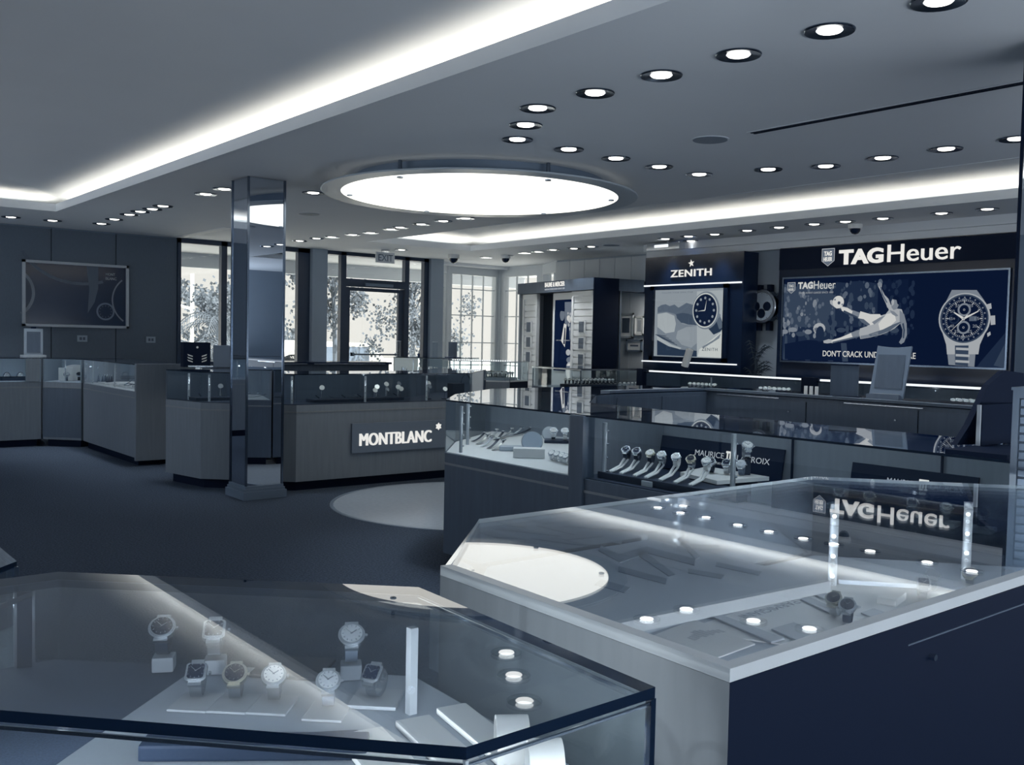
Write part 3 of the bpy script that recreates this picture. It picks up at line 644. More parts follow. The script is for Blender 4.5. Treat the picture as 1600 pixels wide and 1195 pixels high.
# --- F, G, E: cases in front of the right wall
F = showcase('display_case', 'thin-railed glass case before the pale shutter unit, with dark watch tray', [(8.75, 10.3), (8.70, 9.25), (10.0, 9.16), (10.0, 10.3)], 'gggg', .86, 1.14, M_wood, M_deckg, M_wallg, trim=False)
for p in ((8.71, 9.26), (9.99, 9.17), (8.76, 10.29), (9.35, 9.22)): MB().box(p[0]-.006, p[0]+.006, p[1]-.006, p[1]+.006, .86, 1.13).build('chrome_post', M_steel, F)
MB().wall((8.70, 9.25), (10.0, 9.16), -.006, 1.115, 1.135).wall((8.75, 10.3), (8.70, 9.25), -.006, 1.115, 1.135).build('chrome_rail', M_steel, F)
G = thing('pedestal_case', 'glass box on a dark pedestal with a beaded light strip on top', 'display case', (8.9, 10.6, 0))
PG = [(7.95, 11.2), (8.55, 10.55), (9.05, 10.75), (8.95, 11.5), (8.3, 11.9)]
MB().prism(offset(PG, .1), 0, .80).build('pedestal', M_wood, G); MB().prism(PG, .80, .90).build('plinth_band', M_wood, G)
MB().prism([(8.55, 10.548), (9.052, 10.748), (9.05, 10.76), (8.55, 10.56)], .80, .90).build('dark_end', M_navym, G)
MB().prism(offset(PG, .01), .90, .915).build('deck', M_white, G)
for i in range(3):
    p, q = PG[i], PG[(i+1) % 5]; MB().wall(p, q, .006, .915, 1.18).build('glass_pane', M_glass, G)
for p in PG[:3]: MB().box(p[0]-.005, p[0]+.005, p[1]-.005, p[1]+.005, .90, 1.19).build('chrome_post', M_steel, G)
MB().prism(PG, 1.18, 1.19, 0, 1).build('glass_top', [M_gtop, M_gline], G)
for i in range(26):
    t_ = i/25; MB().lathe([(.0, -.011), (.010, -.006), (.012, 0), (.010, .006), (0, .011)], (8.0+.56*t_, 11.17-.60*t_, 1.20), 8, cap=False).build('light_bead', M_bar, G)
MB().prism([(8.15, 11.15), (8.58, 10.7), (8.95, 10.87), (8.6, 11.4)], .915, .955).build('tray', M_deckg, G)
K = showcase('display_case', 'brightly lit glass case with white necklace stands before the bay window', [(7.9, 12.6), (8.6, 11.95), (9.4, 12.4), (8.8, 13.3)], 'gggw', .86, 1.20, M_walll, M_white, M_white, trim=False)
led_post(K, 8.2, 12.5, .866, 1.17, power=3.5); led_post(K, 8.9, 12.4, .866, 1.17, power=3.5)
E_ = showcase('display_case', 'low case with a bright rail along its top below the illuminated signs', [(9.0, 8.45), (8.9, 5.9), (8.95, 3.2), (9.75, 3.2), (9.75, 8.45)], 'ggwww', .80, 1.13, M_woodd, M_deckd, M_woodd, trim=False)
MB().tube([(8.99, 8.3, 1.145), (8.89, 6.0, 1.145)], .010).tube([(8.89, 5.78, 1.145), (8.94, 3.3, 1.145)], .011).build('light_rail', M_bar, E_)
MB().box(8.84, 8.93, 5.83, 5.98, .80, 1.17).build('dark_post', M_navym, E_); MB().box(8.97, 9.05, 8.40, 8.50, .80, 1.17).build('dark_post', M_navym, E_)
for y in (7.4, 5.2, 4.2): led_post(E_, 9.1, y, .806, 1.10, toward=(1, 0), power=.5)

# ================================================================== ILLUMINATED WALL UNITS
def E_(g, s=.85):
    return emis('backlit_%d' % g, g, s)
# --- big sign unit with the shield
q = [(7.341,2.734),(4.471,2.724),(4.558,1.140),(7.355,1.156)]
y0, y1 = q[0][0], 4.30; zt_, zb_ = 2.725, 1.15
TG = thing('illuminated_sign_unit', 'wide navy wall unit with the large white sign and backlit poster of a kicking player', 'sign', (10.3, (y0+y1)/2, 1.1))
MB().box(10.3, 10.42, y1, y0, 1.05, zt_).build('cabinet', M_navy, TG)
MB().box(10.292, 10.3, y1, y0, 2.45, zt_-.01).build('header_panel', M_navym, TG)
r = [(7.252,2.344),(4.514,2.338),(4.580,1.306),(7.249,1.313)]
sy0, sy1, sz1, sz0 = r[0][0], r[1][0], 2.335, 1.315
fm = MB()
for a, b, c, d_ in ((sy1-.02, sy0+.02, sz1, sz1+.02), (sy1-.02, sy0+.02, sz0-.02, sz0), (sy0, sy0+.02, sz0, sz1), (sy1-.02, sy1, sz0, sz1)): fm.box(10.272, 10.3, a, b, c, d_)
fm.build('poster_frame', M_darkchrome, TG)
# header lettering (letters standing off the panel)
L = [(6.484,2.689),(5.949,2.686),(5.958,2.503),(6.442,2.489),(5.022,2.668),(6.745,2.689),(6.536,2.692),(6.529,2.524),(6.631,2.483),(6.738,2.519)]
text('lettering', 'TAG', L[0][0]-[(5.920,2.552)][0][0], .178, M_sign, FX(10.285, L[0][0], 2.475), TG, extrude=.02, bold=.04)
text('lettering', 'Heuer', [(5.865,2.549)][0][0]-L[4][0], .198, M_sign, FX(10.285, [(5.865,2.549)][0][0], 2.477), TG, extrude=.02, bold=.0)
def shield(mb, X, cy_, cz_, w_, h_, l, mi): yzpoly(mb, X, [(cy_+w_/2, cz_+h_/2), (cy_-w_/2, cz_+h_/2), (cy_-w_/2, cz_-h_*.2), (cy_, cz_-h_/2), (cy_+w_/2, cz_-h_*.2)], l, mi)
sb = MB(); sc_y, sc_z = (L[5][0]+L[6][0])/2, 2.575
sb.add([], []); shield(sb, 10.285, sc_y, sc_z, .175, .215, 1, 0); shield(sb, 10.285, sc_y, sc_z, .158, .195, 2, 1); shield(sb, 10.285, sc_y, sc_z-.0, .150, .185, 3, 2)
sb.build('shield_emblem', [M_signd, M_navym, emis('shield_grey', 110, .9)], TG)
text('lettering', 'TAG', .105, .055, M_sign, FX(10.280, sc_y+.052, sc_z+.018), TG, bold=.03, extrude=.004); text('lettering', 'HEUER', .118, .05, M_sign, FX(10.280, sc_y+.059, sc_z-.048), TG, bold=.02, extrude=.004)
# backlit poster: layered flat print
ps = MB(); X = 10.289
PM = [E_(g) for g in (8, 22, 45, 70, 100, 135, 175, 215)]
yzpoly(ps, X, [(sy0, sz0), (sy1, sz0), (sy1, sz1), (sy0, sz1)], 0, 0)
rng = random.Random(4)
bandsY = sy0-(sy0-sy1)*.60
# blurred crowd behind the player
gw = (sy0-bandsY)
for i in range(9):
    a = sy0-gw*i/9; b_ = sy0-gw*(i+1)/9; g = [3, 3, 3, 3, 2, 2, 2, 1, 1][i]
    yzpoly(ps, X, [(a, sz0+.42), (b_, sz0+.42), (b_, sz1-.10+.02*(i % 3)), (a, sz1-.06)], 1, g)
    yzpoly(ps, X, [(a, sz0+.02), (b_, sz0+.02), (b_, sz0+.42), (a, sz0+.42)], 1, max(1, g-1))
for i in range(260):
    yy = sy0-gw*rng.random()**1.2*1.05; zz = sz0+.30+rng.random()*.66; rr = .008+rng.random()*.022
    k_ = (sy0-yy)/gw; g = rng.choice([3, 4, 4, 5] if k_ < .35 else ([2, 3, 3, 4] if k_ < .8 else [1, 2, 2]))
    yzpoly(ps, X, circ(yy, zz, rr, 8, rr*(1+rng.random())), 2, g)
for i in range(14): 
    yy = sy0-gw*(.02+.96*i/14); yzpoly(ps, X, circ(yy, sz0+.36+.03*math.sin(i*2.1), .05+.02*math.sin(i), 12, .03), 3, 5 if i in (0, 1, 3) else 3)
yzpoly(ps, X, circ(6.729,1.716, .085, 14, .07), 3, 6); yzpoly(ps, X, circ(6.715,1.648, .06, 14, .10), 4, 2)
for i in range(5): 
    yy = sy0-.02-i*.16; yzpoly(ps, X, [(yy, sz0+.01), (yy-.07, sz0+.01), (yy-.05, sz0+.30), (yy-.02, sz0+.34)], 3, 1 if i % 2 else 3)
yzpoly(ps, X, [(7.216,1.523),(6.881,1.578),(6.590,1.562),(6.416,1.526),(6.121,1.494),(6.114,1.334),(7.208,1.331)], 4, 1)
yzpoly(ps, X, [(6.427,1.545),(6.353,1.546),(6.322,1.328),(6.397,1.325)], 5, 3)
for (a, b_, c) in ((180, 560, 3), (230, 600, 4), (300, 560, 4), (350, 640, 4), (450, 470, 3), (560, 500, 3), (600, 560, 3)):
    yzpoly(ps, X, circ(6.784,1.971, .02, 6), 3, 4) if 0 else None
# player
W7, W6, W5, W3 = 7, 6, 5, 3
yzpoly(ps, X, [(5.983,2.239),(5.950,2.260),(5.925,2.233),(5.931,2.182),(5.888,2.107),(5.838,2.060),(5.810,1.996),(5.789,1.959),(5.848,1.959),(5.870,2.011),(5.913,2.089),(5.946,2.164),(5.971,2.205)], 6, W6)   # raised arm
yzpoly(ps, X, [(5.983,2.239),(5.954,2.262),(5.925,2.237),(5.935,2.201),(5.967,2.205)], 7, W5)
yzpoly(ps, X, [(5.849,1.978),(5.791,1.995),(5.740,1.949),(5.672,1.939),(5.644,1.866),(5.666,1.794),(5.750,1.721),(5.846,1.674),(5.924,1.646),(6.044,1.626),(6.100,1.738),(6.012,1.831),(5.934,1.868),(5.865,1.886),(5.827,1.932)], 7, W6)  # shirt
yzpoly(ps, X, [(5.697,1.930),(5.641,1.884),(5.606,1.776),(5.597,1.649),(5.628,1.567),(5.665,1.543),(5.689,1.566),(5.653,1.630),(5.653,1.712),(5.691,1.794)], 8, W5)   # lowered arm
yzpoly(ps, X, [(5.855,1.886),(5.757,1.903),(5.734,1.812),(5.809,1.739),(5.926,1.692),(5.950,1.775)], 9, W7)
yzpoly(ps, X, [(5.805,2.023),(5.788,2.068),(5.745,2.080),(5.705,2.052),(5.707,1.994),(5.730,1.943),(5.768,1.931),(5.795,1.959)], 8, W5)      # head
yzpoly(ps, X, [(5.793,2.059),(5.765,2.090),(5.722,2.085),(5.698,2.048),(5.703,1.985),(5.727,2.003),(5.738,2.045),(5.773,2.053)], 9, 0)       # hair
yzpoly(ps, X, [(6.184,1.922),(6.055,1.887),(5.934,1.886),(5.902,1.840),(5.990,1.775),(6.050,1.757),(6.207,1.841)], 8, W7)     # upper shorts
yzpoly(ps, X, [(6.182,1.719),(6.090,1.747),(5.950,1.775),(5.886,1.692),(5.944,1.646),(6.044,1.617),(6.170,1.596),(6.190,1.662)], 8, W6)     # lower shorts
yzpoly(ps, X, [(6.305,1.942),(6.183,1.903),(6.201,1.836),(6.334,1.880),(6.411,1.938),(6.476,1.967),(6.445,1.990),(6.370,1.972)], 7, W5)     # kicking leg
yzpoly(ps, X, [(6.445,1.982),(6.348,1.962),(6.284,1.923),(6.303,1.874),(6.367,1.895),(6.428,1.932)], 8, W7)
yzpoly(ps, X, [(6.593,2.054),(6.567,2.061),(6.533,2.041),(6.466,1.986),(6.451,1.963),(6.498,1.956),(6.553,1.991),(6.587,2.017)], 8, W6)      # boot
yzpoly(ps, X, [(6.181,1.709),(6.168,1.634),(6.291,1.595),(6.460,1.560),(6.546,1.539),(6.558,1.566),(6.440,1.603),(6.294,1.671)], 7, W5)     # trailing leg
yzpoly(ps, X, [(6.294,1.667),(6.271,1.614),(6.439,1.564),(6.546,1.547),(6.552,1.578),(6.430,1.612)], 8, W7)
yzpoly(ps, X, [(6.663,1.569),(6.591,1.589),(6.536,1.582),(6.542,1.547),(6.607,1.538),(6.655,1.542)], 8, W6)
for poly_, g_ in (([(6.044,1.626),(5.925,1.650),(5.807,1.693),(5.732,1.748),(5.666,1.794),(5.695,1.794),(5.771,1.766),(5.887,1.711),(6.006,1.673),(6.066,1.654)], 4), ([(6.031,1.794),(5.933,1.849),(5.864,1.868),(5.922,1.822),(6.000,1.766)], 5), ([(5.817,1.931),(5.758,1.913),(5.707,1.867),(5.736,1.858),(5.786,1.885)], 5), ([(6.168,1.634),(6.046,1.654),(5.946,1.683),(5.945,1.649),(6.044,1.620),(6.166,1.600)], 5), ([(6.207,1.841),(6.134,1.828),(6.050,1.766),(6.090,1.753),(6.164,1.794)], 4), ([(6.410,1.913),(6.334,1.880),(6.218,1.841),(6.208,1.855),(6.314,1.901),(6.394,1.936)], 3), ([(6.535,1.544),(6.291,1.595),(6.188,1.619),(6.188,1.632),(6.302,1.612),(6.536,1.559)], 4), ([(5.659,1.776),(5.641,1.703),(5.645,1.612),(5.629,1.612),(5.622,1.703),(5.640,1.785)], 3), ([(5.947,2.201),(5.919,2.108),(5.860,2.015),(5.845,2.018),(5.900,2.107),(5.931,2.200)], 4), ([(5.798,2.032),(5.783,2.054),(5.763,2.031),(5.769,1.995),(5.788,1.977)], 6)):
    yzpoly(ps, X, poly_, 10, g_)
bc = [(6.477,2.034)][0]
yzpoly(ps, X, circ(bc[0], bc[1], .075, 24), 9, W7); yzpoly(ps, X, circ(bc[0]-.01, bc[1]-.01, .022, 5), 10, W3); yzpoly(ps, X, circ(bc[0]-.055, bc[1]-.03, .014, 5), 10, W5); yzpoly(ps, X, circ(bc[0]+.045, bc[1]+.03, .014, 5), 10, W5)
for pp in ((640, 660, 655, 690), (700, 660, 690, 700), (760, 690, 740, 730), (600, 640, 610, 660)):
    pass
# watch on the poster
wc = [(4.960,1.831)][0]; cy0, cz0 = wc; S = ([(5.229,1.832)][0][0]-[(4.701,1.844)][0][0])/2
yzpoly(ps, X, [(5.108,2.142),(4.839,2.134),(4.767,2.039),(4.705,1.945),(5.180,1.951),(5.165,2.021)], 3, 5)
yzpoly(ps, X, [(5.216,1.741),(4.705,1.742),(4.781,1.554),(4.793,1.452),(5.132,1.443),(5.146,1.548)], 3, 6)
yzpoly(ps, X, [(5.127,1.443),(4.824,1.451),(4.830,1.317),(5.110,1.330)], 3, 5); yzpoly(ps, X, [(5.048,1.541),(4.900,1.544),(4.897,1.320),(5.037,1.332)], 4, 3)
for zz in (870, 905, 940): yzpoly(ps, X, [(a, b) for a, b in [(5.104,2.990),(4.967,2.978),(4.967,2.976),(5.103,2.988)]], 5, 7) if 0 else None
for k_, zz in enumerate((1.385, 1.45, 1.52, 1.58)): yzpoly(ps, X, [(cy0+.075, zz), (cy0-.075, zz-.004), (cy0-.075, zz-.03), (cy0+.075, zz-.026)], 5, 6)
yzpoly(ps, X, circ(cy0, cz0, S*1.06, 40, S*1.04), 6, 6); ringpoly(ps, X, wc, S*.93, S*.99, 8, 3, 44); yzpoly(ps, X, circ(cy0, cz0, S*.93, 40), 7, 1); ringpoly(ps, X, wc, S*.76, S*.79, 9, 4, 44)
yzpoly(ps, X, circ(cy0, cz0, S*.76, 40), 8, 0)
yzpoly(ps, X, [(4.685,1.860),(4.635,1.863),(4.628,1.768),(4.675,1.762)], 5, 6)
for a_ in ([(4.728,1.979),(4.682,1.992),(4.673,1.936),(4.709,1.925)], [(4.710,1.674),(4.678,1.695),(4.671,1.661),(4.703,1.637)]): yzpoly(ps, X, a_, 5, 6)
for k in range(60):
    a = k*PI/30; l0, l1 = (S*.70, S*.75) if k % 5 else (S*.64, S*.75); th = .003 if k % 5 else .006
    dx, dy = math.cos(a), math.sin(a); nx, ny = -dy*th, dx*th
    yzpoly(ps, X, [(cy0+dx*l0+nx, cz0+dy*l0+ny), (cy0+dx*l1+nx, cz0+dy*l1+ny), (cy0+dx*l1-nx, cz0+dy*l1-ny), (cy0+dx*l0-nx, cz0+dy*l0-ny)], 10, 6)
for k in range(24):
    a = k*PI/12; l0, l1 = S*.83, S*.89; dx, dy = math.cos(a), math.sin(a); nx, ny = -dy*.007, dx*.007
    yzpoly(ps, X, [(cy0+dx*l0+nx, cz0+dy*l0+ny), (cy0+dx*l1+nx, cz0+dy*l1+ny), (cy0+dx*l1-nx, cz0+dy*l1-ny), (cy0+dx*l0-nx, cz0+dy*l0-ny)], 9, 5)
for (u, v, rr) in ((0, .36, .27), (0, -.36, .27), (.40, 0, .22)):
    ringpoly(ps, X, (cy0+u*S, cz0+v*S), rr*S*.72, rr*S, 10, 5 if u == 0 else 2, 28)
    ringpoly(ps, X, (cy0+u*S, cz0+v*S), rr*S*.10, rr*S*.16, 11, 6, 12)
yzpoly(ps, X, [(cy0-.22*S, cz0+.10*S), (cy0-.52*S, cz0+.10*S), (cy0-.52*S, cz0-.10*S), (cy0-.22*S, cz0-.10*S)], 10, 4)
def hand(a, l, th, g, back=.12):
    dx, dy = -math.cos(a), math.sin(a); nx, ny = -dy*th, dx*th
    yzpoly(ps, X, [(cy0-dx*l*back+nx, cz0-dy*l*back+ny), (cy0+dx*l+nx*.4, cz0+dy*l+ny*.4), (cy0+dx*l-nx*.4, cz0+dy*l-ny*.4), (cy0-dx*l*back-nx, cz0-dy*l*back-ny)], 13, g)
hand(math.radians(27), S*.66, .012, 7); hand(math.radians(148), S*.48, .014, 7); hand(math.radians(225), S*.72, .004, 7, .3)
yzpoly(ps, X, circ(cy0, cz0, .014, 12), 14, 6)
yzpoly(ps, X, [(4.757,1.385),(4.529,1.676),(4.521,1.316),(4.805,1.318)], 2, 2); yzpoly(ps, X, [(4.629,1.338),(4.529,1.559),(4.521,1.316)], 3, 3)
ps.build('printed_poster', PM, TG)
nums = ['60', '05', '10', '15', '20', '25', '30', '35', '40', '45', '50', '55']
for k, s in enumerate(nums):
    if s in ('10',): continue
    a = PI/2-k*PI/6; yy = cy0-math.cos(a)*S*.54; zz = cz0+math.sin(a)*S*.60
    if s in ('60', '30'): zz += .045*(1 if s == '60' else -1)
    text('numeral', s, .048, .032, PM[5], FX(10.271, yy+.024, zz-.016), TG, extrude=.0005, bold=.01)
T = [(7.039,2.203),(6.827,2.197),(6.815,2.197),(6.518,2.198),(7.024,2.163),(6.545,2.161),(7.138,2.220),(6.659,1.405),(5.481,1.453)]
text('poster_lettering', 'TAG', T[0][0]-T[1][0], .085, PM[7], FX(10.272, T[0][0], T[0][1]), TG, extrude=.001, bold=.04)
text('poster_lettering', 'Heuer', T[2][0]-T[3][0], .098, PM[7], FX(10.272, T[2][0], T[2][1]), TG, extrude=.001)
text('poster_lettering', 'SWISS AVANT-GARDE SINCE 1860', T[4][0]-T[5][0], .022, PM[6], FX(10.272, T[4][0], T[4][1]-.02), TG, extrude=.0005)
text('poster_lettering', "DON'T CRACK UNDER PRESSURE", T[7][0]-T[8][0], .072, PM[7], FX(10.272, T[7][0], 1.382), TG, extrude=.001, bold=.012)
s2 = MB(); shield(s2, 10.285, T[6][0], T[6][1], .115, .14, 8, 0); shield(s2, 10.285, T[6][0], T[6][1], .100, .125, 9, 1); s2.build('poster_shield', [PM[6], PM[4]], TG)
text('poster_lettering', 'TAG', .07, .034, PM[7], FX(10.270, T[6][0]+.035, T[6][1]+.008), TG, extrude=.001, bold=.02); text('poster_lettering', 'HEUER', .078, .03, PM[7], FX(10.270, T[6][0]+.039, T[6][1]-.035), TG, extrude=.001, bold=.02)

# --- star sign unit
q = [(9.360,2.708),(7.664,2.682),(7.657,1.219),(9.366,1.213),(9.345,2.304),(7.679,2.310),(7.687,1.226),(9.367,1.231),(9.236,2.309),(7.811,2.323),(7.841,1.253)]
ZY0, ZY1 = q[0][0], q[1][0]; zt_ = 2.69
ZU = thing('illuminated_sign_unit', 'navy wall unit with a star above its lettering and backlit mountain and watch poster', 'sign', (10.0, (ZY0+ZY1)/2, 1.1))
MB().box(10.0, 10.30, ZY1, ZY0, 1.05, zt_).build('cabinet', M_navy, ZU)
bz = q[4][1]; b0_ = q[7][1]
MB().box(9.975, 10.0, ZY1+.02, ZY0, 2.285, 2.305).build('light_bar', M_bar, ZU); MB().box(9.97, 10.0, ZY1+.06, ZY0, 1.235, 1.252).build('light_bar', M_bar, ZU)
fm = MB(); f = [(9.224,2.291),(7.882,2.309),(7.882,1.252),(9.220,1.227)]
A0, A1, Z1_, Z0_ = f[0][0], f[1][0], 2.285, 1.262
for a, b, c, d_ in ((A1, A0, Z1_-.055, Z1_), (A1, A0, Z0_, Z0_+.055), (A0-.07, A0, Z0_, Z1_), (A1, A1+.07, Z0_, Z1_)): fm.box(9.965, 10.0, a, b, c, d_)
fm.build('poster_frame', M_navy, ZU)
zp = MB(); X = 9.995; ZM = [E_(g) for g in (25, 60, 85, 110, 140, 165, 190, 225)]
a, b = A0-.07, A1+.07
yzpoly(zp, X, [(a, Z0_+.055), (b, Z0_+.055), (b, Z1_-.055), (a, Z1_-.055)], 0, 5)
yzpoly(zp, X, [(9.113,2.212),(8.411,2.198),(8.402,1.948),(9.101,1.900)], 1, 5)
yzpoly(zp, X, [(9.105,1.989),(9.046,2.022),(8.958,2.036),(8.884,2.008),(8.798,2.029),(8.725,1.984),(8.586,2.047),(8.404,2.002),(8.395,1.767),(9.097,1.789)], 2, 3)
yzpoly(zp, X, [(9.108,1.918),(8.925,1.932),(8.779,1.898),(8.660,1.766),(8.394,1.734),(8.378,1.328),(9.086,1.331)], 3, 4)
yzpoly(zp, X, [(8.756,1.897),(8.637,1.914),(8.524,1.896),(8.398,1.852),(8.394,1.745),(8.547,1.756),(8.675,1.788),(8.748,1.843)], 4, 2)
yzpoly(zp, X, [(9.101,1.900),(8.940,1.921),(8.793,1.876),(8.760,1.766),(8.784,1.657),(8.943,1.634),(9.095,1.722)], 4, 6)
yzpoly(zp, X, [(8.727,1.668),(8.574,1.723),(8.394,1.734),(8.385,1.510),(8.479,1.444),(8.649,1.484),(8.752,1.570)], 4, 5)
yzpoly(zp, X, [(9.095,1.565),(8.908,1.479),(8.675,1.418),(8.381,1.407),(8.378,1.328),(9.086,1.331)], 5, 1)
yzpoly(zp, X, [(9.096,1.599),(8.969,1.545),(8.821,1.481),(8.648,1.440),(8.675,1.422),(8.878,1.458),(9.094,1.543)], 6, 6)
for k in range(5):
    yzpoly(zp, X, [(A0-.10-k*.03, 1.62-k*.012), (A0-.30-k*.05, 1.60-k*.03), (A0-.30-k*.05, 1.592-k*.03), (A0-.10-k*.03, 1.61-k*.012)], 7, 1)
yzpoly(zp, X, [(8.411,2.198),(7.958,2.203),(7.931,1.325),(8.378,1.328)], 3, 6)
yzpoly(zp, X, [(8.341,1.425),(8.208,1.513),(7.951,1.683),(7.931,1.325),(8.364,1.328)], 4, 7)
yzpoly(zp, X, [(8.301,1.458),(8.103,1.556),(7.988,1.641),(8.012,1.578),(8.260,1.448)], 5, 4)
# the watch on this poster
yzpoly(zp, X, [(8.398,2.066),(8.368,2.129),(8.288,2.174),(8.179,2.136),(8.137,2.093),(8.285,2.095)], 6, 0)
yzpoly(zp, X, [(8.272,1.767),(8.091,1.934),(8.010,1.871),(7.937,1.725),(8.002,1.662),(8.106,1.624)], 6, 1); yzpoly(zp, X, [(8.103,1.893),(8.010,1.861),(7.947,1.725),(8.016,1.693),(8.059,1.788)], 7, 3)
wz = [(8.257,1.943)][0]; rz_ = .205
yzpoly(zp, X, circ(wz[0]-.01, wz[1], rz_*1.12, 36, rz_*1.22), 8, 4); yzpoly(zp, X, circ(wz[0], wz[1], rz_*1.02, 36, rz_*1.12), 9, 7); yzpoly(zp, X, circ(wz[0], wz[1], rz_*.96, 36, rz_*1.04), 10, 0)
for k in range(12):
    a_ = k*PI/6; yzpoly(zp, X, circ(wz[0]+math.cos(a_)*rz_*.72, wz[1]+math.sin(a_)*rz_*.80, .018, 10), 11, 5)
for a_, l in ((math.radians(80), .15), (math.radians(185), .13)):
    dx, dy = -math.cos(a_), math.sin(a_); nx, ny = -dy*.008, dx*.008
    yzpoly(zp, X, [(wz[0]+nx, wz[1]+ny), (wz[0]+dx*l, wz[1]+dy*l), (wz[0]-nx, wz[1]-ny)], 12, 7)
yzpoly(zp, X, circ(8.067,1.997, .035, 10), 7, 3); yzpoly(zp, X, circ(8.028,1.871, .03, 10), 7, 4)
zp.build('printed_poster', ZM, ZU)
zt2 = [(8.878,2.438),(8.169,2.418),(8.522,2.586)]
text('lettering', 'ZENITH', zt2[0][0]-zt2[1][0], .095, M_sign, FX(9.992, zt2[0][0], 2.40), ZU, extrude=.01, bold=.015, track=1.1)
sm = MB(); scy, scz = zt2[2][0], 2.575
yzpoly(sm, 9.995, [(scy+(.055 if i % 2 == 0 else .023)*math.sin(PI/5*i+.15), scz+(.055 if i % 2 == 0 else .023)*math.cos(PI/5*i+.15)) for i in range(10)], 2, 0); sm.build('star_emblem', M_sign, ZU)
zl = [(8.286,1.430),(8.027,1.436),(9.014,2.181),(8.465,2.168)]
text('poster_lettering', 'ZENITH', zl[0][0]-zl[1][0], .04, ZM[1], FX(9.977, zl[0][0], zl[0][1]-.02), ZU, extrude=.0005, track=1.2)
text('poster_lettering', 'FOLLOW YOUR OWN STAR', zl[2][0]-zl[3][0], .018, ZM[3], FX(9.977, zl[2][0], zl[2][1]), ZU, extrude=.0005, track=1.2)
MB().box(9.955, 9.959, A1+.06, A0-.06, Z0_+.05, Z1_-.05).build('cover_glass', M_glass, ZU)

# --- wall clock shaped like a watch
ck = [(7.593,1.998)][0]
CK = thing('wall_clock', 'large wall clock shaped like a chronograph wristwatch between the two sign units', 'clock', (10.400, ck[0], ck[1]))
R_ = .225
MB().lathe([(R_*.97, 10.300), (R_, 10.320), (R_, 10.400)], (0, ck[0], ck[1]), 40, axis='x').build('case', M_darkchrome, CK, smooth=True)
MB().lathe([(R_*.80, 10.292), (R_*.93, 10.290), (R_*.96, 10.300)], (0, ck[0], ck[1]), 40, axis='x', cap=False).build('bezel', M_steel, CK, smooth=True)
cb_ = MB(); yzpoly(cb_, 10.297, circ(ck[0], ck[1], R_*.82, 36), 0, 0)
for u, v in ((.38, 0), (-.38, 0), (0, -.40)): yzpoly(cb_, 10.297, circ(ck[0]+u*R_, ck[1]+v*R_, R_*.27, 24), 1, 1); ringpoly(cb_, 10.297, (ck[0]+u*R_, ck[1]+v*R_), R_*.25, R_*.28, 2, 2, 20)
for k in range(12):
    a = k*PI/6; yzpoly(cb_, 10.297, circ(ck[0]+math.cos(a)*R_*.74, ck[1]+math.sin(a)*R_*.74, .007, 6), 2, 2)
cb_.build('dial', [M_wallg, M_navym, M_steel], CK)
for a_, c_ in ((-.11, .19), (.05, .19), (-.11, -.31), (.05, -.31)): MB().box(10.33, 10.4, ck[0]+a_, ck[0]+a_+.06, ck[1]+c_, ck[1]+c_+(.09 if c_ > 0 else .12)).build('strap_lug', M_navym, CK)
MB().tube([(10.340, ck[0]-R_-.035, ck[1]), (10.340, ck[0]-R_+.01, ck[1])], .018).tube([(10.340, ck[0]-.20, ck[1]+.14), (10.340, ck[0]-.225, ck[1]+.165)], .013).tube([(10.340, ck[0]-.20, ck[1]-.14), (10.340, ck[0]-.225, ck[1]-.165)], .013).build('crown', M_darkchrome, CK)
# --- tall dark plant between sign units
pt = thing('potted_palm', 'dark feathery plant in shadow between the star sign and the big sign', 'plant', (10.2, 7.75, 0))
MB().lathe([(.14, 0), (.18, .35)], (10.2, 7.58, 0), 16).build('pot', M_navym, pt)
rng = random.Random(9); b = MB()
b.tube([(10.2, 7.58, .3), (10.2, 7.58, 1.3)], .02)
for k in range(13):
    a = rng.random()*6.28; el = .5+rng.random()*.8; z0 = .9+rng.random()*.45; pts = [(10.2+.2*s_*math.cos(a)*.8, 7.58+.18*s_*math.sin(a), z0+.62*s_*math.sin(el)-.2*s_*s_) for s_ in [i/6 for i in range(7)]]
    b.tube(pts, .004, 4)
    for i in range(1, 7):
        for sg in (-1, 1): p = Vector(pts[i]); b.add([p, p+Vector((0, .01, .015)), p+Vector((0, sg*.07, -.03))], [(0, 1, 2)])
b.build('foliage', mat('dark_leaf', col=(.012, .026, .045, 1), rough=.6), pt)

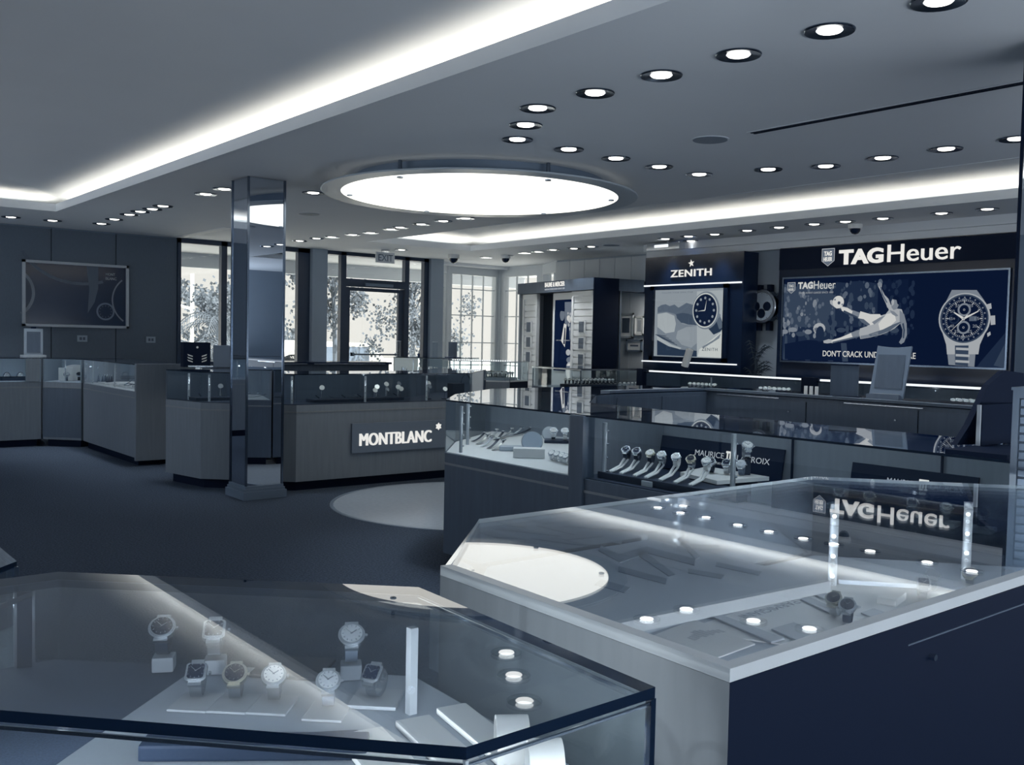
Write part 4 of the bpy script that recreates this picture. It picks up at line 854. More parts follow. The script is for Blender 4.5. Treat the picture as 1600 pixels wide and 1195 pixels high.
# --- shutter unit with lettered fascia (left of the star sign)
BY = thing('shutter_display_unit', 'tall display unit with lettered fascia, white louvred shutters and a lit portrait poster', 'display unit', (10.4, 11.5, 0))
P0, P1 = (10.50, 12.75), (10.05, 10.42)       # left and right ends of its front, in plan
L_ = math.hypot(P1[0]-P0[0], P1[1]-P0[1]); fr = frame((P0[0], P0[1], 0), (P1[0]-P0[0], P1[1]-P0[1], 0), (0, 0, 1))
MB().obox(fr, 0, L_, 2.28, 2.46, -.9, .03).build('fascia', M_woodd, BY)
MB().obox(fr, L_-.0, L_+.02, .05, 2.46, -.42, .03).build('end_panel', M_navym, BY)
MB().obox(fr, 0, .03, .05, 2.28, -.5, 0).build('end_panel', M_walll, BY)
MB().obox(fr, .03, L_-.02, .05, 2.28, -.50, -.47).build('back_board', M_woodd, BY)
def shutter(x0, x1):
    s = MB().obox(fr, x0, x0+.05, .3, 2.27, -.06, 0).obox(fr, x1-.05, x1, .3, 2.27, -.06, 0).obox(fr, x0, x1, 2.19, 2.27, -.06, 0).obox(fr, x0, x1, .3, .4, -.06, 0).obox(fr, x0+.04, x1-.04, .35, 2.2, -.055, -.045).build('shutter', M_white, BY)
    sl = MB()
    for k in range(17): sl.obox(fr, x0+.05, x1-.05, .42+k*.105, .42+k*.105+.092, -.045, -.02+.004*(k % 2))
    sl.build('louvre_slats', M_white, s)
    for zc in (1.72, 1.47, 1.22):
        xm = (x0+x1)/2
        MB().obox(fr, xm-.085, xm+.085, zc-.10, zc+.10, -.015, .012).build('picture_frame', M_white, BY)
        MB().obox(fr, xm-.068, xm+.068, zc-.082, zc+.082, .012, .015).build('photo', M_woodd, BY)
shutter(.13, .62); shutter(L_-.66, L_-.02)
MB().obox(fr, .62, .98, .3, 2.28, -.40, -.38).build('recess_panel', M_frame, BY)
pf = MB().obox(fr, .98, L_-.66, .30, 2.27, -.14, -.10).build('poster_lightbox', M_white, BY)
x0, x1 = 1.05, L_-.70
pp = MB(); 
def fpoly(mb, pts, l, mi): mb.add([tuple(fr @ Vector((a, b, -.098+.0012*l))) for a, b in pts], [tuple(range(len(pts)))], mi)
fpoly(pp, [(x0, 1.02), (x1, 1.02), (x1, 2.16), (x0, 2.16)], 0, 0)
fpoly(pp, [(x0+.33, 1.55), (x1, 1.5), (x1, 2.12), (x0+.30, 2.12)], 1, 3)
for k in range(26): a_ = random.random(); fpoly(pp, circ(x0+.36+.28*random.random(), 1.55+.5*random.random(), .02+.03*random.random(), 7), 2, random.choice([2, 4, 5]))
fpoly(pp, [(x0, 1.1), (x0+.12, 1.1), (x0+.2, 1.72), (x0+.10, 1.95), (x0, 2.0)], 3, 1)                      # dark jacket figure
fpoly(pp, circ(x0+.24, 1.92, .075, 16, .10), 4, 3); fpoly(pp, [(x0+.16, 1.96), (x0+.22, 2.06), (x0+.32, 2.02), (x0+.3, 1.97), (x0+.2, 1.98)], 5, 0)
fpoly(pp, [(x0+.18, 1.2), (x0+.34, 1.78), (x0+.46, 1.7), (x0+.52, 1.2)], 3, 1)
fpoly(pp, [(x0+.22, 1.5), (x0+.30, 1.78), (x0+.38, 1.76), (x0+.34, 1.4)], 4, 5); fpoly(pp, [(x0+.29, 1.45), (x0+.32, 1.72), (x0+.35, 1.70), (x0+.34, 1.45)], 5, 0)
fpoly(pp, circ(x0+.45, 1.32, .07, 14, .05), 6, 4); fpoly(pp, circ(x0+.5, 1.20, .10, 14, .05), 6, 3)
fpoly(pp, [(x0, 1.02), (x1, 1.02), (x1, 1.10), (x0, 1.14)], 6, 0)
fpoly(pp, circ(x0+.50, 1.02, .115, 24, .15), 8, 4); fpoly(pp, circ(x0+.50, 1.02, .095, 24, .125), 9, 5)
pp.build('printed_portrait', [E_(g) for g in (18, 30, 70, 120, 180, 220)], pf)
text('poster_lettering', 'LIFE IS ABOUT MOMENTS', .42, .018, E_(180), fr @ Matrix.Translation((x0+.08, 1.50, -.085)), BY, extrude=.0004)
text('lettering', 'BAUME & MERCIER', .62, .075, M_sign, fr @ Matrix.Translation((.93, 2.365, .031)), BY, extrude=.004, bold=.03)
text('lettering', "MAISON D'HORLOGERIE GENEVE 1830", .62, .028, M_signd, fr @ Matrix.Translation((.93, 2.315, .031)), BY, extrude=.003, bold=.01)
MB().wall((10.11, 10.42), (11.3, 10.42), .03, 2.27, 2.46).build('side_fascia', M_navym, BY)
area('picture_light', (11.0, 10.0, 2.26), .4, .6, 9, (1.0, .97, .9))
# framed photos on the pale wall right of it
def framed(name, label, X, pts, fm_, im, w_=.03, cat='picture'):
    (ya, za), (yb, zb2) = pts
    o = thing(name, label, cat, (X, (ya+yb)/2, zb2)); b = MB()
    for a, b_, c, d_ in ((yb, ya, za-w_, za), (yb, ya, zb2, zb2+w_), (ya-w_, ya, zb2, za), (yb, yb+w_, zb2, za)): b.box(X-.03, X, a, b_, c, d_)
    b.build('frame', fm_, o); MB().box(X-.015, X-.003, yb+w_, ya-w_, zb2+w_, za-w_).build('mat_board', M_paper, o)
    m_ = (ya-yb)*.16; MB().box(X-.018, X-.014, yb+w_+m_, ya-w_-m_, zb2+w_+m_, za-w_-m_).build('photo', im, o)
    return o
framed('framed_photo', 'tall framed photo, left one on the pale wall beside the star sign unit', 11.28, [(11.106,1.975),(10.776,1.571)], M_inkl, M_woodd)
framed('framed_photo', 'pale framed photo, right one on the wall tucked behind the star sign unit', 11.28, [(10.746,1.921),(10.540,1.615)], M_white, M_inkl)
framed('framed_photo', 'small dark-framed landscape photo, lowest on the pale wall beside the star sign unit', 11.28, [(10.917,1.549),(10.571,1.350)], M_ink, M_ink)

# --- framed picture on the panelled wall
pc = thing('framed_picture', 'wide pale-framed glossy picture of watches on the dark panelled wall', 'picture', (3.77, 14.27, 1.53))
q = [(3.063,2.445),(4.457,2.459),(4.451,1.548),(3.078,1.532)]
x0, x1, z1, z0 = q[0][0], q[1][0], 2.445, 1.545
b = MB()
for a, c, d_, e in ((x0, x1, z1-.035, z1), (x0, x1, z0, z0+.035), (x0, x0+.035, z0, z1), (x1-.035, x1, z0, z1)): b.box(a, c, 14.25, 14.30, d_, e)
b.build('frame', M_inkl, pc)
pb = MB(); Y = 14.285
xzpoly(pb, Y, [(x0, z0), (x1, z0), (x1, z1), (x0, z1)], 0, 0)
def arcband(cx2, cz2, r0, r1, a0, a1, l, mi, sx=1., n=18):
    o1 = [(cx2+r0*sx*math.cos(a0+(a1-a0)*i/n), cz2+r0*math.sin(a0+(a1-a0)*i/n)) for i in range(n+1)]; o2 = [(cx2+r1*sx*math.cos(a0+(a1-a0)*i/n), cz2+r1*math.sin(a0+(a1-a0)*i/n)) for i in range(n+1)]
    for i in range(n): xzpoly(pb, Y, [o1[i], o1[i+1], o2[i+1], o2[i]], l, mi)
arcband(x0+.75, z1+.35, .62, .66, PI*1.12, PI*1.62, 1, 1, 1.25); arcband(x0-.2, 2.0, .32, .36, -1.0, .9, 2, 2); arcband(x1+.15, 1.95, .36, .38, PI*.72, PI*1.30, 2, 2)
xzpoly(pb, Y, [(x0+.82, z1-.04), (x0+.98, z1-.04), (x0+.98, 2.1), (x0+.93, 1.9), (x0+.84, 1.75), (x0+.86, 2.1)], 2, 1)
ringm = [(x0+1.08, 1.78, .10)]
for a, c, r_ in ringm: xzpoly(pb, Y, circ(a, c, r_*1.25, 24), 2, 3); xzpoly(pb, Y, circ(a, c, r_, 24), 3, 0)
for k in range(12): xzpoly(pb, Y, circ(x0+1.08+.08*math.cos(k*PI/6), 1.78+.08*math.sin(k*PI/6), .008, 6), 4, 1)
pb.build('printed_picture', [mat('print_navy', col=(.012, .026, .06, 1), rough=.12), M_woodd, M_wood, M_ink], pc)
text('lettering', 'MONT', .13, .04, M_inkl, FY(x0+1.08, 14.279, 2.29), pc, extrude=.001, bold=.02); text('lettering', 'BLANC', .15, .04, M_inkl, FY(x0+1.08, 14.279, 2.23), pc, extrude=.001, bold=.02)
for (a, b_, lb) in ((119, 135, 'left blank wall outlet plate under the framed picture'), (231, 247, 'right blank wall outlet plate near the window')):
    q = [(2.793,1.363)][0]; xx = 3.07+(a-37)*.00848
    o = thing('wall_outlet', lb, 'outlet', (xx, 14.3, 1.39)); MB().box(xx, xx+.135, 14.285, 14.3, 1.345, 1.435).build('plate', M_wallg, o, bevel=.003); MB().box(xx+.03, xx+.06, 14.28, 14.286, 1.37, 1.41).box(xx+.075, xx+.105, 14.28, 14.286, 1.37, 1.41).build('socket', M_woodd, o)
es = thing('counter_display', 'small upright panel display standing on the counter under the picture', 'display', (3.0, 13.75, 1.145))
q = [(2.962,1.514),(3.185,1.520),(3.185,1.225),(2.932,1.206),(3.216,1.192)]; 
MB().box(q[0][0], q[1][0], 13.70, 13.73, 1.17, q[0][1]).build('frame', M_wallg, es); MB().box(q[0][0]+.03, q[1][0]-.03, 13.695, 13.70, 1.20, q[0][1]-.04).build('panel', M_woodd, es); MB().box(q[3][0], q[4][0], 13.65, 13.8, 1.142, 1.17).build('base', M_inkl, es); MB().box((q[0][0]+q[1][0])/2-.03, (q[0][0]+q[1][0])/2+.03, 13.70, 13.72, q[0][1], q[0][1]+.025).build('clip', M_navym, es)

# ================================================================== WATCHES AND SMALL THINGS
def make_watch(name, strap, case, dial, lite=False, sq=False):
    t = thing(name, 'x', 'watch', (0, 0, 0)); n = 12 if lite else 26
    b = MB(); hw = .009
    pr = []
    for i in range(n):
        a = 2*PI*i/n; pr.append((.026*math.cos(a), .026+.0235*math.sin(a), math.cos(a), math.sin(a)))
    for j, (y, z, ny, nz) in enumerate(pr):
        for dx in (-hw, hw):
            b.v.append((dx, y, z)); b.v.append((dx, y-ny*.0025, z-nz*.0025))
    for j in range(n):
        k = (j+1) % n; A_, B_ = 4*j, 4*k
        for (p, q) in ((0, 2), (2, 3), (3, 1), (1, 0)): b.f.append([A_+p, A_+q, B_+q, B_+p]); b.m.append(0)
    a = math.radians(128); nrm = Vector((0, math.cos(a), math.sin(a))); c = Vector((0, .026*math.cos(a), .026+.0235*math.sin(a)))
    f = frame(c, (1, 0, 0), (0, nrm.z, -nrm.y)); m = n if lite else 28
    def disc(r, h0, h1, mi, bb):
        k = len(bb.v)
        for h in (h0, h1):
            for i in range(m):
                an = 2*PI*i/m; rr = r
                if sq: rr = r/max(abs(math.cos(an)), abs(math.sin(an)))*.82
                bb.v.append(tuple(f @ Vector((rr*math.cos(an), rr*math.sin(an), h))))
        bb.f.append([k+i for i in range(m)]); bb.m.append(mi); bb.f.append([k+m+i for i in range(m)]); bb.m.append(mi)
        for i in range(m): j = (i+1) % m; bb.f.append([k+i, k+j, k+m+j, k+m+i]); bb.m.append(mi)
    if lite:
        disc(.0185, -.002, .007, 1, b); disc(.014, .007, .0076, 2, b)
        o = b.build(name, [strap, case, dial]); C.objects.unlink(o); bpy.data.objects.remove(t)
        o['label'] = 'x'; o['category'] = 'watch'; return o
    b.build('strap', strap, t, smooth=True)
    cb = MB(); disc(.020, -.002, .006, 0, cb); disc(.0175, .006, .0085, 0, cb); cb.obox(f, .0195, .0235, -.002, .002, 0, .004); cb.obox(f, -.010, .010, .016, .0235, -.002, .004); cb.obox(f, -.010, .010, -.0235, -.016, -.002, .004)
    cb.build('case', case, t)
    db = MB(); disc(.0155, .0085, .0091, 0, db)
    for i in range(12):
        an = i*PI/6; db.obox(f @ Matrix.Rotation(an, 4, 'Z'), .0115, .0140, -.0006, .0006, .0091, .0096, 1)
    db.obox(f @ Matrix.Rotation(.6, 4, 'Z'), -.002, .009, -.0006, .0006, .0091, .0100, 1); db.obox(f @ Matrix.Rotation(2.4, 4, 'Z'), -.002, .012, -.0004, .0004, .0091, .0102, 1)
    db.build('dial', [dial, case if dial is not M_paper else M_ink], t)
    return t
M_gold = mat('pale_gold', col=(.75, .72, .62, 1), rough=.22, metal=1.)
KINDS = [(M_deckd, M_steel, M_navym, False), (M_steel, M_steel, M_paper, False), (M_paper, M_steel, M_paper, False), (M_steel, M_gold, M_navym, False), (M_deckd, M_gold, M_paper, False), (M_steel, M_steel, M_navym, True), (M_ink, M_steel, M_inkl, False)]
FULL = [None]*len(KINDS); LITE = [None]*len(KINDS)
def watch(k, x, y, z, label, group=None, s=1.0, rz=None, lite=False, tilt=0):
    T = LITE if lite else FULL
    if rz is None: rz = -math.atan2(x, y)
    first = T[k] is None
    if first: T[k] = make_watch('wristwatch', KINDS[k][0], KINDS[k][1], KINDS[k][2], lite, KINDS[k][3])
    o = T[k] if (first and not lite) else (dup(T[k], (x, y, z)) if not first else T[k])
    if lite and first: C.objects.link(o)
    o.location = (x, y, z); o.rotation_euler = (tilt, 0, rz); o.scale = (s, s, s)
    o['label'] = label
    if group: o['group'] = group
    elif 'group' in o: del o['group']
    return o
def cushion(name, label, x, y, z, w_, d_, h, m, rz=None, cat='stand', group=None):
    if rz is None: rz = -math.atan2(x, y)
    t = thing(name, label, cat, (x, y, z), rz, group)
    b = MB().box(-w_/2, w_/2, -d_/2, d_/2, 0, h); b.v = [tuple(t.matrix_world @ Vector(v)) for v in b.v]; b.build('body', m, t, bevel=min(.004, h*.4)); return t

# ---- foreground left case: watches on cards, dark tray, pads
zA = .933
lab = ['leftmost', 'second from left', 'third from left', 'fourth from left']
pts = [(.555, 1.435), (.600, 1.395), (.645, 1.355), (.700, 1.285)]
for i, (x, y) in enumerate(pts):
    cushion('card_pad', lab[i]+' grey card pad under a watch in the foreground glass case', x-.008, y-.012, zA, .06, .075, .004, M_inkl, rz=-.75, cat='pad')
    watch([5, 3, 1, 6][i], x, y, zA+.004, lab[i]+' wristwatch in the front row of the foreground glass case', s=.95, rz=-.55)
cushion('display_tray', 'long dark leather tray below the watch row in the foreground glass case', .545, 1.20, zA, .30, .045, .022, M_deckd, rz=-.62, cat='tray')
cushion('display_pad', 'black square pad near the back of the foreground glass case', .735, 1.475, zA, .12, .10, .006, M_deckd, rz=-.8, cat='pad')
cushion('display_pad', 'grey framed pad holding a dark bracelet watch in the foreground glass case', .775, 1.27, zA, .075, .075, .006, M_inkl, rz=-.75, cat='pad')
watch(5, .775, 1.27, zA+.006, 'dark bracelet watch on the framed grey pad in the foreground glass case', s=.9, rz=-1.0)
for (x, y, lb, k) in ((.560, 1.600, 'tall wristwatch on an upright stand, left one at the back of the foreground glass case', 0), (.625, 1.540, 'square wristwatch on an upright stand, right one at the back of the foreground glass case', 5), (.795, 1.385, 'dark wristwatch on an upright stand behind the framed pad in the foreground glass case', 6)):
    cushion('watch_stand', 'small block '+('under the left back' if k == 0 else 'under the right back' if k == 5 else 'behind the framed pad, under a')+' upright watch in the foreground glass case', x, y, zA, .035, .035, .025, M_deckg, rz=-.5)
    watch(k, x, y, zA+.025, lb, s=1.1, rz=-.5)
for i, (x, y, w_, d_) in enumerate(((.665, 1.06, .07, .22), (.75, 1.045, .055, .24), (.825, 1.06, .05, .22))):
    cushion('display_strip', ['left', 'middle', 'right'][i]+' white strip pad at the near right end of the foreground glass case', x, y, zA, w_, d_, .010, M_paper, rz=-.18, cat='pad')
cushion('display_pad', 'black square pad among the white strips of the foreground glass case', .64, 1.165, zA, .075, .065, .008, M_deckd, rz=-.5, cat='pad')
cushion('display_pad', 'dark pad against the front glass of the foreground glass case', .47, 1.07, zA, .16, .03, .012, M_deckd, rz=-.82, cat='pad')
for i, (x, y) in enumerate(((.815, .985), (.80, .90))):
    t = thing('watch_cuff', ['far', 'near'][i]+' white C-shaped watch cuff at the right end of the foreground glass case', 'cuff', (x, y, zA), -.6)
    b = MB(); n = 14; k0 = 0
    for j in range(n+1):
        a = PI*(-.15+1.3*j/n)
        for dx in (-.022, .022):
            for r_ in (.040, .034): b.v.append((dx, r_*math.cos(a), .018+r_*math.sin(a)))
    for j in range(n):
        A_, B_ = 4*j, 4*(j+1)
        for (p, q) in ((0, 2), (2, 3), (3, 1), (1, 0)): b.f.append([A_+p, A_+q, B_+q, B_+p]); b.m.append(0)
    b.v = [tuple(t.matrix_world @ Vector(v)) for v in b.v]; b.build('cuff', M_white, t, smooth=True)
cd = thing('price_card', 'pale tilted card at the bottom edge of the foreground glass case', 'card', (.275, 1.18, zA))
q = [(.335, 1.235), (.405, 1.155)]
MB().add([(.245, 1.20, zA+.001), (.325, 1.115, zA+.001), (.345, 1.145, zA+.042), (.262, 1.232, zA+.042), (.248, 1.203, zA), (.328, 1.118, zA), (.348, 1.148, zA+.041), (.265, 1.235, zA+.041)], [(0, 1, 2, 3), (7, 6, 5, 4), (0, 4, 5, 1), (1, 5, 6, 2), (2, 6, 7, 3), (3, 7, 4, 0)]).build('card', M_paper, cd)
watch(1, .270, 1.135, zA, 'wristwatch with stone-set bezel before the tilted card, bottom left', s=.9, rz=.1)
cushion('round_box', 'white pad at the bottom left corner of the foreground glass case', .20, 1.20, zA, .09, .05, .014, M_paper, rz=-.6, cat='pad')

# ---- foreground right case: printed sheets, strips, watches
zB = .827
def sheet(label, quad, name='printed_sheet', m=M_paper, th=.003, lift=0, cat='print'):
    cx2 = sum(p[0] for p in quad)/4; cy2 = sum(p[1] for p in quad)/4
    t = thing(name, label, cat, (cx2, cy2, zB+lift)); MB().prism(quad, zB+lift, zB+lift+th).build('sheet', m, t); return t
sheet('large white printed sheet with inverted lettering on the deck of the right foreground case', [(1.716,1.460),(1.850,1.222),(2.593,1.230),(2.456,1.536)])
s1 = bpy.data.objects[-1] if 0 else None
big = [o for o in C.objects if o.get('label', '').startswith('large white printed')][0]
ta = [(2.161,1.467),(1.924,1.461)]
dx, dy = ta[1][0]-ta[0][0], ta[1][1]-ta[0][1]
text('print_lettering', 'PARMIGIANI', math.hypot(dx, dy), .030, M_ink, frame((ta[0][0], ta[0][1], zB+.0032), (dx, dy, 0), (-dy, dx, 0) if 0 else (dy, -dx, 0)) if 0 else frame((ta[0][0], ta[0][1], zB+.0032), (dx, dy, 0), (-dy, dx, 0)), big, extrude=.0003)
sheet('white leaflet with a sketched bracelet watch at the near corner of the right foreground case', [(1.624,1.466),(1.802,1.494),(1.768,1.291),(1.621,1.280)], lift=.004)
lf = [o for o in C.objects if o.get('label', '').startswith('white leaflet with')][0]
sk = MB(); c0 = [(1.723,1.408)][0]
for k in range(9):
    a = .25; x = c0[0]-.05+k*.0125; y = c0[1]-.008-.004*abs(k-4)+.012
    sk.box(x, x+.010, y-.012-(.010 if 3 <= k <= 5 else 0), y+.012+(.010 if 3 <= k <= 5 else 0), zB+.0072, zB+.0076)
sk.build('sketch', M_inkl, lf)
st_ = [([(1.864,1.516),(1.893,1.524),(1.854,1.275),(1.806,1.276)], 'long grey strip lying between the leaflet and the lettered sheet'), ([(1.891,1.337),(1.980,1.337),(1.957,1.243),(1.866,1.250)], 'short grey bar at the near edge of the lettered sheet'), ([(2.179,1.454),(2.219,1.458),(2.171,1.336),(2.127,1.333)], 'left short grey strap card on the lettered sheet'), ([(2.253,1.465),(2.294,1.468),(2.247,1.319),(2.199,1.317)], 'right short grey strap card on the lettered sheet'), ([(2.193,1.287),(2.258,1.290),(2.241,1.220),(2.172,1.215)], 'grey card near the front glass by the watches')]
for qd, lb in st_: sheet(lb, qd, 'strap_card', M_inkl, .004, .004, 'card')
sheet('long pale strip leaning along the back of the right foreground case', [(2.511,1.571),(2.758,1.329),(2.673,1.216),(2.425,1.495)], m=M_deckg, th=.012, lift=.003)
wp = [(2.124,1.321),(2.090,1.260),(2.293,1.287),(2.453,1.265),(2.555,1.297),(2.701,1.255)]
for i, (x, y) in enumerate(((wp[0][0]-.005, wp[0][1]-.01), wp[1], wp[3], wp[4])):
    y = max(y, .86)
    watch([3, 0, 5, 6][i], x, y, zB+.004, ['left gold-toned', 'dark-strapped', 'third from left', 'right-hand dark'][i]+' wristwatch near the front glass of the right foreground case', s=1.05, rz=-1.35+.2*i)
cushion('watch_block', 'white block with watches near the front glass of the right foreground case', (wp[2][0]+wp[3][0])/2, max(.9, (wp[2][1]+wp[3][1])/2+.03), zB+.003, .10, .05, .02, M_white, rz=.25)
watch(3, wp[5][0], max(wp[5][1], .90), zB, 'sparkling wristwatch below the right light post of the right foreground case', s=1., rz=-1.2)
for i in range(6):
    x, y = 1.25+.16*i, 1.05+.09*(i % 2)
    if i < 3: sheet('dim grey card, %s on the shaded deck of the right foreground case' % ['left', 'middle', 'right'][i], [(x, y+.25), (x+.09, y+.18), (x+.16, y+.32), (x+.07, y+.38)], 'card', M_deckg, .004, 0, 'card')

# ---- island, pale bay: fanned watches, mirrors
zC = .758
fan = [(4.143,5.527),(4.071,5.377),(4.001,5.233),(3.969,5.120),(3.931,5.015),(4.352,5.616),(4.339,5.522),(4.496,5.644),(4.600,5.697),(4.698,5.755)]
ends = [(4.716,5.857),(4.684,5.762),(4.618,5.634),(4.559,5.508),(4.465,5.358),(5.220,6.208),(5.184,6.098),(5.149,5.992),(5.095,5.897),(5.043,5.805)]
def flat_watch(p, q, z, label, group, k=0):
    d = Vector((q[0]-p[0], q[1]-p[1], 0)); L = min(d.length, .26)
    t = thing('laid_watch', label, 'watch', (p[0], p[1], z), math.atan2(d.y, d.x), group); M_ = t.matrix_world
    b = MB(); N = 10; w_ = .009
    for i in range(N+1):
        s = i/N; zz = .004+.055*s*s if s < .9 else .05
        for a, c in ((-w_, 0), (w_, 0), (w_, .003), (-w_, .003)): b.v.append((s*L, a, zz+c))
    for i in range(N):
        for a, c in ((0, 1), (1, 2), (2, 3), (3, 0)): b.f.append([4*i+a, 4*i+c, 4*i+4+c, 4*i+4+a]); b.m.append(0)
    b.v = [tuple(M_ @ Vector(v)) for v in b.v]; b.build('strap', [M_deckd, M_steel, M_inkl][k % 3], t)
    c = M_ @ Vector((L*.86, 0, .05)); MB().lathe([(.019, .0), (.019, .008), (.015, .009)], tuple(c), 20).build('case', M_steel, t); MB().lathe([(.014, .009), (.014, .0098)], tuple(c), 16).build('dial', M_paper if k % 2 else M_navym, t)
    return t
for i in range(10): flat_watch(fan[i], ends[i], zC, ORDN[i]+' strap watch from the left fanned on the pale deck of the island bay', 'fanned strap watches in the pale island bay', i)
def tabletop_mirror(name, label, x, y, z, s, m=M_wallg):
    t = thing(name, label, 'mirror', (x, y, z)); rz = -math.atan2(x, y); f = Matrix.Translation((x, y, z)) @ Matrix.Rotation(rz, 4, 'Z')
    b = MB(); b.lathe([(.5*s, -.006), (.5*s, .006)], (0, 0, 0), 24, axis='y'); b.v = [tuple(f @ Matrix.Translation((0, 0, .55*s)) @ Matrix.Rotation(-.35, 4, 'X') @ Vector(v)) for v in b.v]; b.build('disc', m, t)
    b = MB().lathe([(.56*s, .007), (.56*s, .009)], (0, 0, 0), 24, axis='y'); b.v = [tuple(f @ Matrix.Translation((0, 0, .55*s)) @ Matrix.Rotation(-.35, 4, 'X') @ Vector(v)) for v in b.v]; b.build('rim', M_steel, t)
    MB().obox(f, -.3*s, .3*s, -.15*s, .3*s, 0, .03).build('foot', M_white, t)
p = [(4.116,4.830),(4.707,5.329),(4.069,4.981),(3.871,4.579),(3.942,4.539)]
tabletop_mirror('oval_mirror', 'large oval tabletop mirror standing in the pale island bay', p[0][0], p[0][1], zC, .13)
tabletop_mirror('oval_mirror', 'smaller tilted oval mirror right of the large one in the pale island bay', p[1][0], p[1][1], zC, .10, M_inkl)
cushion('velvet_pad', 'dark velvet pad at the front of the pale island bay', p[2][0], p[2][1], zC, .17, .10, .03, M_deckg, cat='pad')
cushion('white_riser', 'white block in front of the oval mirror in the pale island bay', p[3][0]+.05, p[3][1]+.05, zC, .20, .10, .06, M_white, cat='riser')
p = [(4.768,5.297),(4.426,4.915)]
cushion('watch_tray', 'dark tray with a pale border at the right of the pale island bay', p[0][0]-.05, p[0][1]-.1, zC, .26, .16, .02, M_deckd, cat='tray')
for i in range(3): watch([1, 2, 4][i], p[0][0]-.12+.06*i, p[0][1]-.08-.06*i, zC+.02, ['left', 'middle', 'right'][i]+' watch on the dark bordered tray of the pale island bay', s=1.5)
p = [(3.904,4.415),(3.890,4.353),(3.877,4.291),(3.857,4.235)]
for i in range(4): watch(1, p[i][0]+.03, p[i][1], zC, ['first', 'second', 'third', 'fourth'][i]+' steel watch from the left at the near edge of the pale island bay', s=1.1, rz=-1.2)

# ---- island, dark bay: brand board and the row of watches
def brand_board(label, y0, y1, z0, h, X=4.27):
    t = thing('name_board', label, 'sign', (X, y0, z0)); f = frame((X, y0, z0), (0, -1, 0), (.18, 0, 1)); L = y0-y1
    MB().obox(f, 0, L, 0, h, -.012, 0).build('board', M_navym, t)
    text('lettering', 'MAURICE', L*.24, h*.17, M_signd, f @ Matrix.Translation((L*.31, h*.52, .0005)), t, extrude=.001)
    text('lettering', 'LACROIX', L*.25, h*.17, M_signd, f @ Matrix.Translation((L*.655, h*.52, .0005)), t, extrude=.001)
    b = MB()
    for k in range(3): 
        b.obox(f, L*(.573+k*.022), L*(.583+k*.022), h*.50, h*.74, .0005, .002)
    b.obox(f, L*.565, L*.64, h*.70, h*.76, .0005, .002).obox(f, L*.57, L*.60, h*.46, h*.51, .0005, .002).obox(f, L*.612, L*.635, h*.46, h*.51, .0005, .002); b.build('emblem', M_sign, t)
    text('lettering', 'MANUFACTURE HORLOGERE', L*.2, h*.06, M_signd, f @ Matrix.Translation((L*.42, h*.34, .0005)), t, extrude=.0005)
q = [(3.815,0.941),(2.974,0.929),(2.996,0.798),(3.855,0.804)]
brand_board('dark board with pale lettering standing behind the row of watches in the island', q[3][0], q[2][0], .765, .19)
q2 = [(2.598,0.915),(2.130,0.905)]
brand_board('second dark lettered board further right in the island, partly hidden by the foreground glass', q2[0][0]-.0, q2[0][0]-.62, .765, .17)
cushion('watch_tray', 'long black tray under the row of watches in the island', 3.77, 3.36, zC, .20, .78, .035, M_deckd, rz=0, cat='tray')
cushion('tray_label', 'small blank tag at the front of the black watch tray', 3.655, 3.37, zC, .012, .07, .03, M_inkl, rz=0, cat='tag')
t = thing('white_shelf', 'white angled platform right of the watch row in the island', 'platform', (4.0, 3.15, zC))
MB().prism([(3.82, 3.05), (3.90, 3.36), (4.22, 3.44), (4.18, 3.00)], zC+.04, zC+.06).build('platform', M_white, t); MB().prism([(3.86, 3.1), (3.93, 3.32), (4.18, 3.38), (4.14, 3.04)], zC, zC+.04).build('support', M_deckd, t)
names = ['first', 'second', 'third', 'fourth', 'fifth', 'sixth', 'seventh', 'eighth', 'ninth', 'tenth']
wy = [3.68, 3.60, 3.50, 3.42, 3.32, 3.22, 3.12]
for i, y in enumerate(wy):
    x = 3.79
    MB_ = thing('clip_stand', names[i]+' white clip arm from the left holding a watch in the island row', 'stand', (x, y, zC+.035))
    MB().tube([(x-.10, y, zC+.04), (x-.02, y, zC+.065), (x+.03, y, zC+.12)], .007, 6).tube([(x-.10, y-.015, zC+.04), (x-.02, y-.015, zC+.06), (x+.03, y-.015, zC+.10)], .006, 6).build('arm', M_white, MB_)
    watch([0, 0, 4, 1, 2, 3, 2][i], x+.035, y, zC+.095, names[i]+' watch from the left in the row before the dark lettered board', s=1.25, rz=-1.15)
for i, (x, y, k) in enumerate(((4.02, 3.25, 0), (4.05, 3.17, 5), (4.08, 3.10, 6))): watch(k, x, y, zC+.06, ['left', 'middle', 'right'][i]+' dark watch on the white angled platform in the island', s=1.35, rz=-1.1)
watch(1, 4.14, 3.12, zC+.14, 'open bracelet watch raised highest beside the light post in the island', s=1.6, rz=-.7)
cushion('watch_stand', 'block lifting the open bracelet watch in the island', 4.14, 3.12, zC+.06, .05, .05, .08, M_deckd)
for i, (y, k) in enumerate(((2.45, 0), (2.3, 3), (2.1, 5), (1.95, 1), (1.8, 0))):
    cushion('watch_pad', ['first', 'second', 'third', 'fourth', 'fifth'][i]+' pale pad from the left in the island behind the foreground glass', 3.95, y, zC, .10, .10, .02, M_paper if i % 2 else M_deckg, rz=.2, cat='pad')
    watch(k, 3.95, y, zC+.02, ['first', 'second', 'third', 'fourth', 'fifth'][i]+' watch from the left in the island behind the foreground glass', s=1.3, rz=-1.0)

